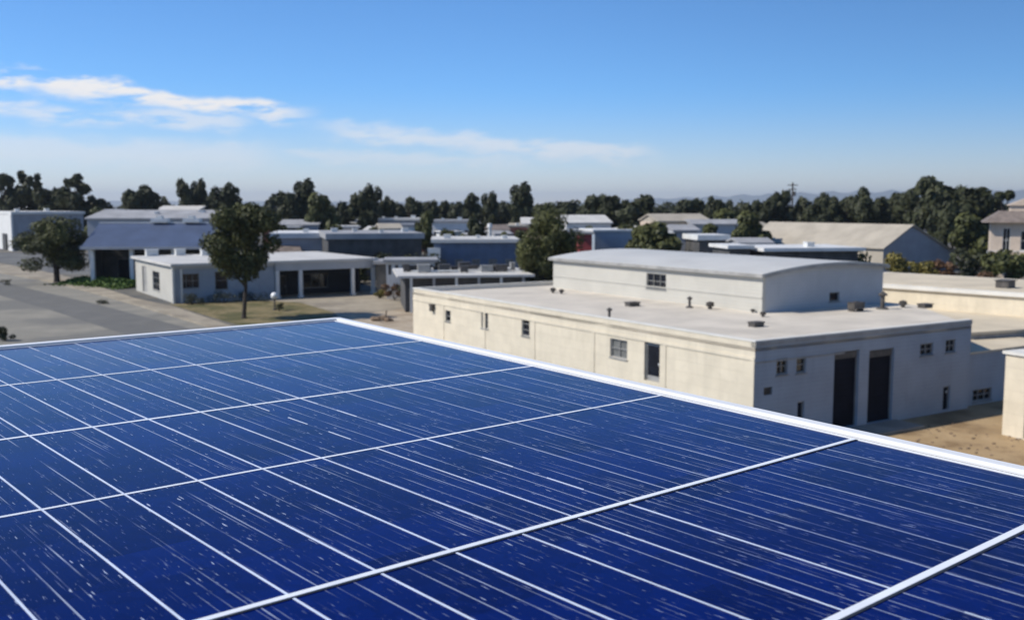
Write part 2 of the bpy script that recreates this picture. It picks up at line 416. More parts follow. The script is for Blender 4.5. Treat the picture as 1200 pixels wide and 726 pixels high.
ridge(mb, R(2), R(40), 18000, lambda t: 255*min(1, (t*2.2)**.7)*(1-.15*t), 90, 3)
ridge(mb, R(-45), R(0), 18500, lambda t: 75, 70, 8)
o = mb.build('hills', gmat('hill_scrub', (0.12, 0.13, 0.11), (0.16, 0.16, 0.13), 0.004), None, True); o['kind'] = 'structure'

# ------------------------------------------------------------------ foreground: the solar panel
ZP = CAM_H-0.65
CN = at(392, 376, ZP)
RD = Vector((math.cos(R(40.42)), math.sin(R(40.42)), 0)); KD = Vector((-RD.y, RD.x, 0))
def pp(r, k, z=0.0): q = CN+RD*r+KD*k; return Vector((q.x, q.y, ZP+z))
def colr(i, k):       # r of column line i at distance k; columns fan a little towards the skewed right edge
    if i <= 4:
        known = {0: -2.286, 1: -2.110, 2: -1.937, 3: -1.771, 4: -1.606}
        return known.get(i, -2.286+0.176*i)
    f = (i-4)/8.0; return -1.606 + (i-4)*0.1645 + 0.107*f*(k+2.7)
ROWS = [0.0, -0.998, -1.910, -2.668, -3.447, -4.088, -4.80, -5.55]
ILEFT = -12
def cellmat():
    m = bpy.data.materials.new('solar_cells'); m.use_nodes = True; nt = m.node_tree; b = nt.nodes['Principled BSDF']
    tc = nt.nodes.new('ShaderNodeTexCoord'); u, v, _ = sep(nt, tc.outputs['UV'])
    tone = noise(nt, comb(nt, u.floor(), (v*6.2).floor(), 2.0), 3.31, 0.0)
    grain = nt.nodes.new('ShaderNodeTexVoronoi'); grain.inputs['Scale'].default_value = 1.0
    nt.links.new(comb(nt, u*9.0, v*40.0), grain.inputs['Vector'])
    gr = nt.nodes.new('ShaderNodeSeparateColor'); nt.links.new(grain.outputs['Color'], gr.inputs[0])
    f = tone.ramp(0.3, 0.7)*0.45 + X(nt, gr.outputs[0])*0.28 + noise(nt, comb(nt, u*1.2, v*2.0), 1.3, 4.0)*0.35
    col = mixc(nt, f, (0.0003, 0.0030, 0.050), (0.0010, 0.0095, 0.120))
    # fine collector lines printed along the columns, broken where worn
    wear = noise(nt, comb(nt, u*11.0, v*2.2, 5.0), 1.0, 3.0)
    def lines(freq, w, lo, hi, amt, off=0.0):
        fr = (u*freq+off).fract(); d = (fr-0.5).abs()
        return d.lt(w*freq/2)*wear.ramp(lo, hi)*amt
    L = lines(1.0, 0.030, 0.34, 0.5, 0.62, 0.5)*u.gt(5.5)
    L = L.max(lines(3.0, 0.018, 0.46, 0.62, 0.55, 0.5))
    L = L.max(lines(7.0, 0.013, 0.52, 0.66, 0.36, 0.21))
    # scratches and droppings: short dashes running with the columns
    clump = noise(nt, comb(nt, u*0.9, v*3.0, 9.0), 1.0, 2.0).ramp(0.32, 0.60)
    s1 = noise(nt, comb(nt, u*36.0, v*20.0, 1.0), 1.0, 1.0).ramp(0.69, 0.76)*clump*0.8
    s2 = noise(nt, comb(nt, u*46.0, v*5.5, 3.0), 1.0, 1.0).ramp(0.69, 0.80)*clump*0.42
    s3 = noise(nt, comb(nt, u*70.0, v*30.0, 7.0), 1.0, 1.0).ramp(0.70, 0.80)*0.36
    s4 = noise(nt, comb(nt, u*20.0, v*7.0, 12.0), 1.0, 2.0).ramp(0.73, 0.79)*clump*0.85
    mk = L.max(s1).max(s2).max(s3).max(s4)
    col = mixc(nt, mk, col, (0.58, 0.64, 0.78))
    nt.links.new(col, b.inputs['Base Color'])
    rough = mk*0.35+0.13
    nt.links.new(rough.k, b.inputs['Roughness']); b.inputs['IOR'].default_value = 1.45
    b.inputs['Specular IOR Level'].default_value = 0.09; b.inputs['Specular Tint'].default_value = (0.32, 0.48, 1.0, 1)
    return m
CELL = cellmat()
PFRAME = mat('panel_frame_white', (0.80, 0.79, 0.77), 0.38, 0.03, 2.0, dirt=0.1)
PBAR = mat('panel_bar_aluminium', (0.80, 0.82, 0.85), 0.4, 0.05, 3.0)
PLINE = mat('panel_white_line', (0.62, 0.68, 0.80), 0.45, 0.08, 4.0)
PSEAM = mat('panel_seal_black', (0.02, 0.022, 0.03), 0.6)
panel = thing('solar_panel', 'large deep blue solar panel with white frame and scratched cells filling the foreground', 'solar panel', pp(-2, -2.7, 0))
base = Vector(panel.location)
def L_(v): return Vector(v)-base
def strip(mb, a0, b0, a1, b1, z0, z1, m=0):    # quad footprint a0,b0 (start) a1,b1 (end), given as (r,k)
    q = [a0, b0, b1, a1]; P = [pp(*c_, 0) for c_ in q]
    area = sum(P[i].x*P[(i+1) % 4].y-P[(i+1) % 4].x*P[i].y for i in range(4))
    if area < 0: P.reverse()
    mb.hexa([L_((p.x, p.y, ZP+z0)) for p in P]+[L_((p.x, p.y, ZP+z1)) for p in P], m)
def edge_r(k): return 0.107*k
for j in range(7):
    kt, kb = ROWS[j], ROWS[j+1]; mb = MB()
    for i in range(ILEFT, 12):
        n = 2
        for q in range(n):
            ka, kc = kt+(kb-kt)*q/n, kt+(kb-kt)*(q+1)/n
            P = [(colr(i, kc), kc), (colr(i+1, kc), kc), (colr(i+1, ka), ka), (colr(i, ka), ka)]
            mb.face([L_(pp(*p)) for p in P], 0, [(i, kc), (i+1, kc), (i+1, ka), (i, ka)])
    for i in range(ILEFT+1, 7):              # strong white column lines, thinner where worn
        wd = 0.0023 if i <= 3 else (0.0019 if i == 4 else 0.0015)
        n = 6
        for q in range(n):
            ka, kc = kt-.004+(kb-kt+.008)*q/n, kt-.004+(kb-kt+.008)*(q+1)/n
            if i >= 5 and (i*7+j*5+q*3) % 6 < (i-4): continue
            if i == 4 and j < 1 and q % 5 == 1: continue
            strip(mb, (colr(i, ka)-wd, ka), (colr(i, ka)+wd, ka), (colr(i, kc)-wd, kc), (colr(i, kc)+wd, kc), 0.0004, 0.0014, 1)
    mb.build('cell_row', [CELL, PLINE], panel)
lft = colr(ILEFT, 0)
for j in range(1, 7):                        # crossbars between the rows
    k = ROWS[j]; mb = MB(); hw = [0, .0085, .0085, .0058, .0072, .0080, .009][j]
    strip(mb, (lft, k-hw), (lft, k+hw), (edge_r(k-hw)-.001, k-hw), (edge_r(k+hw)-.001, k+hw), 0.0005, 0.0009 if j < 4 else 0.0022, 0)
    if j >= 4: strip(mb, (lft, k-hw-.006), (lft, k-hw), (edge_r(k-hw)-.002, k-hw-.006), (edge_r(k-hw)-.002, k-hw), 0.0003, 0.0016, 1)
    mb.build('crossbar', [PBAR, PSEAM], panel)
kb = ROWS[-1]
def rail(mb, o0, o1, z0, z1, m):             # a ring segment along back and right edges, offset outward
    strip(mb, (lft-o1, o0), (lft-o1, o1), (o0+.0, o0), (o1, o1), z0, z1, m)
    strip(mb, (edge_r(kb)+o0, kb), (edge_r(kb)+o1, kb), (o0, o0), (o1, o1), z0, z1, m)
mb = MB(); rail(mb, 0.0, 0.009, -0.02, 0.0022, 0); mb.build('inner_trim', PFRAME, panel)
mb = MB(); rail(mb, 0.009, 0.028, -0.02, -0.002, 0); mb.build('seal', PSEAM, panel)
for nm in ('back', 'right'):
    mb = MB()
    if nm == 'back': strip(mb, (lft-.075, .028), (lft-.075, .084), (.028, .028), (.084, .084), -0.05, 0.010)
    else: strip(mb, (edge_r(kb)+.028, kb), (edge_r(kb)+.080, kb), (.0282, .028), (.0802, .084), -0.05, 0.0101)
    o = mb.build('edge_rail', PFRAME, panel)
    bv = o.modifiers.new('bevel', 'BEVEL'); bv.width = 0.006; bv.segments = 2
mb = MB(); strip(mb, (lft-.075, kb-.08), (lft, kb-.08), (lft-.075, .0275), (lft, .0275), -0.05, 0.013)
strip(mb, (lft, kb-.08), (lft, kb), (edge_r(kb)+.08, kb-.08), (edge_r(kb)+.08, kb), -0.05, 0.0132); mb.build('edge_rail', PFRAME, panel)
mb = MB(); P = [pp(lft, kb), pp(edge_r(kb), kb), pp(0, 0), pp(lft, 0)]
mb.prism([L_(p) for p in P], -0.06, -0.003); mb.build('backsheet', PSEAM, panel)
# the building that carries the panel (its walls stand back under the panel's edge)
hb = thing('host_building', 'tall pale block hidden beneath the big solar panel', 'building', (base.x, base.y, 0))
P = [pp(lft+.05, kb+.02), pp(edge_r(kb)-.08, kb+.02), pp(-.09, -.08), pp(lft+.05, -.08)]
mb = MB().prism([(p.x-base.x, p.y-base.y) for p in P], 0, ZP-0.06); mb.build('wall', CREAM, hb)

# ------------------------------------------------------------------ the main cream building
LOC = Vector((12.06, 49.25, 0)); w_, l_, Hm = 17.7, 38.0, 5.24
mainb = thing('warehouse', 'big cream block building with raised arched upper storey beyond the panel', 'building', LOC, ROT)
poly = [(0, 0), (w_, 0), (25.4, 9.4), (25.4, l_), (0, l_)]
WF = Wall((0, 0), (w_, 0)); WL = Wall((0, l_), (0, 0))
hF = lambda *a, **k: hole(LOC, ROT, WF, *a, **k); hL = lambda *a, **k: hole(LOC, ROT, WL, *a, **k)
left_win = [hL(525, 370, 6, 13), hL(568, 374, 8, 21), hL(616, 383, 9, 21), hL(725, 408.5, 20, 22)]
left_door = hL(764, 424, 18, 46)
fr_win = [hF(916.5, 429, 13, 19), hF(939, 427, 11, 19), hF(1086, 409, 15, 14), hF(1114, 405, 11.5, 15)]
rollers = [hF(991.5, 447, 29, 72), hF(1032, 449, 29, 80)]
rollers = [(h[0], h[1], 0.12, h[3]) for h in rollers]
fdoor = hF(1109, 466, 8, 27); fdoor = (fdoor[0], fdoor[1], 0.15, fdoor[3])
ldoor2 = hF(938.5, 480, 8, 20); ldoor2 = (ldoor2[0], ldoor2[1], 0.9, ldoor2[3])
fr_vent = hF(900, 458, 10, 9)
mb = MB()
WL.skin(mb, 0, Hm, left_win+[left_door], m=0)
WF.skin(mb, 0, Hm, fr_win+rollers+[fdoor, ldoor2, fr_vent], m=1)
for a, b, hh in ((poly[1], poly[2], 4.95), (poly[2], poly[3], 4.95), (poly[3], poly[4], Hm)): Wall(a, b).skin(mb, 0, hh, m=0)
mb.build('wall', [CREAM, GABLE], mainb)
MB().prism(poly, 4.75, 4.95, 0).build('roof', MEMB, mainb)
# parapet: inner faces + cap all round
mb = MB(); T = .3
for a, b in ((poly[0], poly[1]), (poly[4], poly[0]), (poly[3], poly[4])):
    wl = Wall(a, b); wl.slab(mb, 0.0, wl.L, 0.004, T, 4.96, Hm-.004)
mb.build('parapet', TRIM, mainb)
mb = MB()
wl = WL; wl.slab(mb, -.03, wl.L+.028, -.03, T+.03, Hm, Hm+.07)
wl = WF; wl.slab(mb, T+.032, wl.L, -.028, T+.03, Hm+.001, Hm+.069)
for a, b in ((poly[3], poly[4]),):
    wl = Wall(a, b); wl.slab(mb, .04, wl.L-.34, -.02, T, Hm+.002, Hm+.066)
mb.build('coping', TRIM, mainb)
mb = MB()
WL.slab(mb, 0, WL.L, -.045, -.002, 4.30, 4.42); WL.slab(mb, .1, WL.L-.1, -.03, -.002, 4.42, 4.47)
for s in (5.2, 11.5, 18.0, 24.6, 31.2, 37.85): WL.slab(mb, s-.14, s+.14, -.035, -.002, 0, 4.298)
mb.build('cornice', CREAM, mainb)
mb = MB(); WF.slab(mb, 0, WF.L, -.04, -.002, Hm-.2, Hm-.003); WF.slab(mb, 0, 6.6, -.03, -.002, 4.15, 4.25)
mb.build('fascia', GREYTRIM, mainb)
WL.window(mainb, left_win[0], 1, 2, GLASS); WL.window(mainb, left_win[1], 1, 4, GREYGL, GREYTRIM)
WL.window(mainb, left_win[2], 1, 3, GLASS); WL.window(mainb, left_win[3], 2, 2, GREYGL, GREYTRIM)
d0 = left_door; dd = WL.door(mainb, (d0[0], d0[1], max(0.1, d0[2]), d0[3]), GREYTRIM)
pz = MB(); WL.slab(pz, d0[0]+.16, d0[1]-.16, .125, .149, d0[3]-1.9, d0[3]-.2); pz.build('pane', GLASS, dd)
lm = MB(); s, z = hit(LOC, ROT, WL, 508, 360); WL.slab(lm, s-.2, s+.2, -.28, -.002, z-.28, z+.2); WL.slab(lm, s-.28, s+.28, -.33, -.002, z+.2, z+.26)
lm.build('wall_lamp', VENT, mainb)
for h, (c1, r1) in zip(fr_win, ((2, 2), (1, 2), (2, 2), (2, 2))): WF.window(mainb, h, c1, r1)
for h in rollers:
    o = WF.door(mainb, h, ROLL, 0.2, 'roller_door', False)
    hd = MB(); WF.slab(hd, h[0]+.1, h[1]-.1, .1, .198, h[3]-.42, h[3]-.1); hd.build('roller_box', VENT, o)
WF.door(mainb, fdoor, ROLL, 0.15); WF.door(mainb, ldoor2, ROLL, 0.15)
vt = MB(); a, b, c_, d_ = fr_vent
for k in range(5): z = c_+(d_-c_)*k/5; WF.slab(vt, a, b, .05, .14, z+.01, z+(d_-c_)/5-.03)
WF.slab(vt, a, b, .15, .17, c_, d_); vt.build('louvre', VENT, mainb)
mb = MB(); WF.slab(mb, rollers[0][0]-1.2, rollers[1][1]+.3, -1.9, -.02, 0.0, 0.11); mb.build('apron', CONC, mainb)
# upper storey
ux0, uy0, uw, ul, ue = 12.2, 11.4, 12.1, 24.2, 7.45
ROOFZ = 4.95
UF = Wall((ux0, uy0), (ux0+uw, uy0)); UL = Wall((ux0, uy0+ul), (ux0, uy0))
uwin = hole(LOC, ROT, UF, 978, 347.5, 12, 11); uwl = hole(LOC, ROT, UL, 769, 329.5, 23, 18)
def arch(x, rise=.40): t = (x-ux0-uw/2)/(uw/2); return rise*(1-t*t)+.12*(1+t)
mb = MB(); UL.skin(mb, ROOFZ, ue, [uwl], m=0); UF.skin(mb, ROOFZ, ue, [uwin], m=1)
Wall((ux0+uw, uy0), (ux0+uw, uy0+ul)).skin(mb, ROOFZ, ue+.24, m=0); Wall((ux0+uw, uy0+ul), (ux0, uy0+ul)).skin(mb, ROOFZ, ue, m=0)
N = 20
for k in range(N):
    a, b = ux0+uw*k/N, ux0+uw*(k+1)/N
    for y in (uy0, uy0+ul): mb.face([(a, y, ue), (b, y, ue), (b, y, ue+arch(b)), (a, y, ue+arch(a))], 1)
mb.build('upper_wall', [OFFW, GREYW], mainb)
mb = MB()
for k in range(N):
    a, b = ux0-.25+(uw+.5)*k/N, ux0-.25+(uw+.5)*(k+1)/N
    za, zb = ue+arch(a)+.03, ue+arch(b)+.03
    mb.hexa([(a, uy0-.3, za-.0), (b, uy0-.3, zb), (b, uy0+ul+.3, zb), (a, uy0+ul+.3, za),
             (a, uy0-.3, za+.09), (b, uy0-.3, zb+.09), (b, uy0+ul+.3, zb+.09), (a, uy0+ul+.3, za+.09)])
rf = mb.build('arched_roof', WMET, mainb)
mb = MB()
for k in range(N):
    a, b = ux0-.26+(uw+.52)*k/N, ux0-.26+(uw+.52)*(k+1)/N
    za, zb = ue+arch(a)-.14, ue+arch(b)-.14
    mb.hexa([(a, uy0-.36, za), (b, uy0-.36, zb), (b, uy0-.305, zb), (a, uy0-.305, za), (a, uy0-.36, za+.2), (b, uy0-.36, zb+.2), (b, uy0-.305, zb+.2), (a, uy0-.305, za+.2)])
mb.box(ux0-.34, ux0-.255, uy0-.3, uy0+ul+.3, ue-.16, ue+.06)
mb.build('eave_trim', GREYTRIM, mainb)
mb = MB(); UL.slab(mb, 0, UL.L, -.05, -.002, ROOFZ+.95, ROOFZ+1.03); UF.slab(mb, .0, .28, -.03, -.002, ROOFZ, ue, 0)
mb.build('upper_cornice', OFFW, mainb)
UL.window(mainb, uwl, 3, 2, GLASS); UF.window(mainb, uwin, 1, 1, GLASS)
def toL(p): return Matrix.Rotation(-ROT, 3, 'Z') @ (Vector(p)-LOC)
def rv(px, py, kind, s=1.0):
    q = toL(at(px, py, ROOFZ)); mb = MB(); x, y = q.x, q.y; z = ROOFZ
    if kind == 'pipe':
        mb.tube([(x, y, z), (x, y, z+.12)], [.34*s, .26*s], 10); mb.tube([(x, y, z+.1), (x, y, z+.75*s)], .11*s, 10)
        mb.tube([(x, y, z+.72*s), (x, y, z+.8*s), (x, y, z+.95*s)], [.22*s, .24*s, .05], 10)
    elif kind == 'turbine':
        mb.tube([(x, y, z), (x, y, z+.3*s)], .22*s, 10); mb.ball((x, y, z+.5*s), .36*s, 12, 8, 0, (1, 1, .8))
        for a in range(12):
            t = a*math.pi/6; mb.box(x+.34*s*math.cos(t)-.03, x+.34*s*math.cos(t)+.03, y+.34*s*math.sin(t)-.03, y+.34*s*math.sin(t)+.03, z+.3*s, z+.68*s)
    elif kind == 'hatch':
        mb.box(x-.6*s, x+.6*s, y-.4*s, y+.4*s, z, z+.22); mb.box(x-.66*s, x+.66*s, y-.46*s, y+.46*s, z+.223, z+.3)
    elif kind == 'unit':
        mb.box(x-.9*s, x+.9*s, y-.5*s, y+.5*s, z+.18, z+1.0*s); mb.box(x-.95*s, x+.95*s, y-.55*s, y+.55*s, z+1.003*s, z+1.06*s)
        for a in (-.7, .7):
            mb.box(x+a*s-.06, x+a*s+.06, y-.45*s, y+.45*s, z, z+.18)
        mb.tube([(x, y, z+1.05*s), (x, y, z+1.15*s)], .33*s, 12)
    mb.build({'pipe': 'vent_pipe', 'turbine': 'turbine_vent', 'hatch': 'roof_hatch', 'unit': 'cooling_unit'}[kind], VENT, mainb)
for a in ((648, 343, 'turbine', .7), (658, 344, 'turbine', .6), (714, 374.5, 'pipe', 1.0), (741, 358.5, 'hatch', .9), (808, 360.5, 'pipe', 1.05), (832, 362, 'turbine', .85),
          (882, 366, 'turbine', .4), (894, 371, 'turbine', .55), (886, 382.5, 'hatch', .8), (1003, 364.5, 'unit', .72), (1034, 362, 'pipe', 1.6), (1058, 360, 'turbine', .8), (1084, 360.5, 'hatch', .9)): rv(a[0], a[1], a[2], a[3]*.8)

SANDR = mat('sandy_flat_roof', (0.60, 0.51, 0.37), 0.9, 0.06, 0.3, pattern='membrane')
# ------------------------------------------------------------------ blocks to the right
# annex continuing the gable line
an = thing('annex', 'low annex with grey shaded front and one wide window right of the cream warehouse', 'building', LOC+VDIR*(w_+.02)+UDIR*.35, ROT)
AW = Wall((0, 0), (9.5, 0)); aw = hole(an.location, ROT, AW, 1151, 462, 22, 14)
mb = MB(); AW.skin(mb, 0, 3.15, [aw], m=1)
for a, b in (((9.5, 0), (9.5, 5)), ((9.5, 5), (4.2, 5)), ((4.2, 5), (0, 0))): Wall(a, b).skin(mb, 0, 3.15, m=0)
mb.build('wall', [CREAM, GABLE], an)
MB().prism([(-.0, -.08), (9.6, -.08), (9.6, 5), (4.2, 5)], 3.153, 3.27).build('roof', SANDR, an); AW.window(an, aw, 3, 2)
# the mid block behind the annex with a flat sand coloured roof
q = at(1137, 389, 3.76)
b2 = thing('flat_roof_block', 'low flat roofed block with shaded strip of front wall behind the annex', 'building', (q.x, q.y, 0)); b2.rotation_euler = (0, 0, R(22))
mb = MB().prism([(-.0, 0), (26, 0), (26, 18), (-2, 18)], 0, 3.6); mb.build('wall', GREYTRIM, b2)
mb = MB().prism([(-.15, -.15), (26, -.15), (26, 18), (-2.1, 18)], 3.603, 3.76); mb.build('roof', SANDR, b2)
# the long low cream building
q = at(1200, 343.5, 5.5); q2 = at(1040, 333.0, 5.5); LCROT = math.atan2(-(q2.x-q.x), q2.y-q.y)
lc = thing('long_low_building', 'long low cream building with pale flat roof running behind the warehouse at right', 'building', (q.x, q.y, 0), LCROT)
mb = MB().prism([(0, -9), (14, -9), (14, 19), (0, 19)], 0, 5.2); mb.build('wall', CREAM, lc)
mb = MB().prism([(-.25, -9.2), (14.2, -9.2), (14.2, 19.2), (-.25, 19.2)], 5.203, 5.5); mb.build('roof', TRIM, lc)
mb = MB().prism([(.5, -8.6), (13.6, -8.6), (13.6, 18.6), (.5, 18.6)], 5.503, 5.53); mb.build('roof_deck', SANDR, lc)
mb = MB()
for y in (2.5, ): mb.box(3, 4.2, y, y+1.0, 5.53, 6.1); mb.box(2.9, 4.3, y-.1, y+1.1, 6.103, 6.16)
mb.build('cooling_unit', VENT, lc)
# the near lit wall at the right edge
q = at(1174, 509, 0)
nb = thing('cream_store', 'cream block store with dark doorway cut off by the right edge of the photo', 'building', (q.x, q.y, 0), R(26))
NW = Wall((0, 0), (0, -7)); h = (1.25, 2.3, 0.08, 2.2)
mb = MB(); NW.skin(mb, 0, 4.3, [h])
for a, b in (((0, -7), (6, -7)), ((6, -7), (6, 0)), ((6, 0), (0, 0))): Wall(a, b).skin(mb, 0, 4.3)
mb.build('wall', CREAM, nb); MB().prism([(-.12, -7.1), (6.1, -7.1), (6.1, .12), (-.12, .12)], 4.303, 4.45).build('roof', TRIM, nb)
NW.door(nb, h, ROLL)

# barn with tan roof and shaded gable
q = atd(1035, 300, 178); brn = thing('gabled_barn', 'barn with long tan roof and blue grey shaded gable end in front of tall trees', 'barn', (q.x, q.y, 0), R(30))
bw, bl, be, br_ = 19.5, 35.0, 4.5, 8.3; beR = 2.9; xm = bw*.37
BF = Wall((0, 0), (bw, 0)); mb = MB()
hs = []
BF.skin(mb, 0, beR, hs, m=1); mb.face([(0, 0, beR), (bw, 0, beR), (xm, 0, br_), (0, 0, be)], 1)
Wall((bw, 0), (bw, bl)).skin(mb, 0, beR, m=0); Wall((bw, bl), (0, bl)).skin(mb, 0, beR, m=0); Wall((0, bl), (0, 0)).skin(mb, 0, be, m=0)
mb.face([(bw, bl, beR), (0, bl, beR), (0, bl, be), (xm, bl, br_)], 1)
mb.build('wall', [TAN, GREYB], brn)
mb = MB()
for (xa, za, xb, zb) in ((-.5, be-.27, xm, br_+.02), (xm, br_+.02, bw+.5, beR-.2)):
    mb.hexa([(xa, -.5, za), (xb, -.5, zb), (xb, bl+.5, zb), (xa, bl+.5, za), (xa, -.5, za+.16), (xb, -.5, zb+.16), (xb, bl+.5, zb+.16), (xa, bl+.5, za+.16)])
mb.build('roof', TAN, brn)
for h in hs: BF.window(brn, h, 2, 2)

# two storey house at the right edge
q = atd(1160, 300, 150); hz = thing('two_storey_house', 'two storey cream house with brown tiled roof half out of frame at right', 'house', (q.x, q.y, 0), R(-24))
HWf = Wall((0, 0), (14, 0)); hs = [(1.6, 2.6, 5.0, 8.6), (4.0, 5.6, 5.3, 8.2), (7.2, 9.0, 5.3, 8.2), (10.5, 12.0, 5.3, 8.2), (2.0, 4.2, 1.0, 2.8), (7.0, 9.5, 1.0, 2.8)]
mb = MB(); HWf.skin(mb, 0, 9.4, hs)
for a, b in (((14, 0), (14, 12)), ((14, 12), (0, 12)), ((0, 12), (0, 0))): Wall(a, b).skin(mb, 0, 9.4)
mb.build('wall', PEACH, hz)
mb = MB(); mb.hexa([(-1.3, -1.3, 9.41), (15.3, -1.3, 9.41), (15.3, 13.3, 9.41), (-1.3, 13.3, 9.41), (1.2, 1.4, 11.1), (12.8, 1.4, 11.1), (12.8, 10.6, 11.1), (1.2, 10.6, 11.1)])
mb.build('roof', BROWNR, hz)
mb = MB(); mb.prism([(2.6, 2.5), (12.2, 2.5), (12.2, 9.5), (2.6, 9.5)], 10.6, 11.9); N2 = 10
for k in range(N2):
    a, b = 2.2+10.4*k/N2, 2.2+10.4*(k+1)/N2; fa = 1.5*math.sin(math.pi*k/N2); fb = 1.5*math.sin(math.pi*(k+1)/N2)
    mb.hexa([(a, 2.2, 11.91), (b, 2.2, 11.91), (b, 9.8, 11.91), (a, 9.8, 11.91), (a, 2.2, 11.95+fa), (b, 2.2, 11.95+fb), (b, 9.8, 11.95+fb), (a, 9.8, 11.95+fa)])
mb.build('belvedere', PEACH, hz)
for h in hs: HWf.window(hz, h, 2, 2, GLASS, WHITE)
mb = MB(); mb.box(-.6, 14.6, -1.8, -.02, 4.2, 4.4)
for k in range(8): mb.box(-.5+k*2.1, -.38+k*2.1, -1.75, -1.63, 4.403, 5.2)
mb.box(-.5, 14.5, -1.76, -1.66, 5.203, 5.28); mb.build('balcony', WHITE, hz)

# ------------------------------------------------------------------ left pavilion with a dark portico
LP = at(205, 355.5, 0); pv_ = thing('portico_building', 'single storey pale building with deep dark portico behind the round street tree', 'building', LP, ROT)
pw, pl, ph = 26.4, 22.0, 4.55; PS = 12.6
F1 = Wall((0, 0), (PS, 0)); FL = Wall((0, pl), (0, 0))
h1 = hole(LP, ROT, F1, 222, 329, 23, 17); h2 = hole(LP, ROT, F1, 259.5, 328.5, 15, 21)
h3 = hole(LP, ROT, FL, 183, 329, 8, 22); h4 = hole(LP, ROT, FL, 169.5, 327, 5, 30)
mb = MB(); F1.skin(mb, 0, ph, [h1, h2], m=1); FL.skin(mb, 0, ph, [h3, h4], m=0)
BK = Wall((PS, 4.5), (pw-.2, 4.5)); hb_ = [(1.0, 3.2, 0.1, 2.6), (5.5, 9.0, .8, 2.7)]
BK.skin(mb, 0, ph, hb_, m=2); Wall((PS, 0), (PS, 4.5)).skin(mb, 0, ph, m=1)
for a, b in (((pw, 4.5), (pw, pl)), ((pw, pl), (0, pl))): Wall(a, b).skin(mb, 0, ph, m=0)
mb.build('wall', [OFFW, GABLE, mat('portico_shade_tone', (0.022, 0.026, 0.036), .8)], pv_)  # portico back wall coloured near black to stand in for its shade
F1.window(pv_, h1, 3, 2); F1.window(pv_, h2, 1, 2); FL.window(pv_, h3, 2, 3); FL.door(pv_, h4, GREYTRIM); BK.door(pv_, hb_[0], DARKW); BK.window(pv_, hb_[1], 3, 1)
mb = MB().prism([(-.5, -.6), (pw+.5, -.6), (pw+.5, pl+.5), (-.5, pl+.5)], ph+.003, ph+.32); mb.build('roof', PALER, pv_)
mb = MB().box(PS+.05, pw+.2, -.35, -.05, ph-1.0, ph); mb.box(-.1, PS+.04, -.1, -.004, ph-.35, ph); mb.build('fascia', GREYW, pv_)
for x in (PS+.3, PS+3.4, pw-3.1, pw-.1):
    mb = MB().box(x-.22, x+.22, -.42, .02, .0, ph-1.003); mb.box(x-.3, x+.3, -.5, .1, 0, .25); mb.build('column', WHITE, pv_)
mb = MB().box(-.28, -.003, -.25, .0, 0, ph-.01); mb.box(.7, .95, -.2, -.003, 0, ph-.36); mb.build('pilaster', TRIM, pv_)
for px, w in ((174, 1.6), (211, 1.3), (242, 1.5), (268, .9)):
    q = Matrix.Rotation(-ROT, 3, 'Z') @ (at(px, 299, ph+.32)-LP); x, y = q.x, min(q.y, pl-1); mb = MB()
    mb.box(x-w*.5, x+w*.5, y-.5, y+.5, ph+.33, ph+1.15); mb.box(x-w*.55, x+w*.55, y-.55, y+.55, ph+1.153, ph+1.25); mb.build('rooftop_unit', UNITM, pv_)

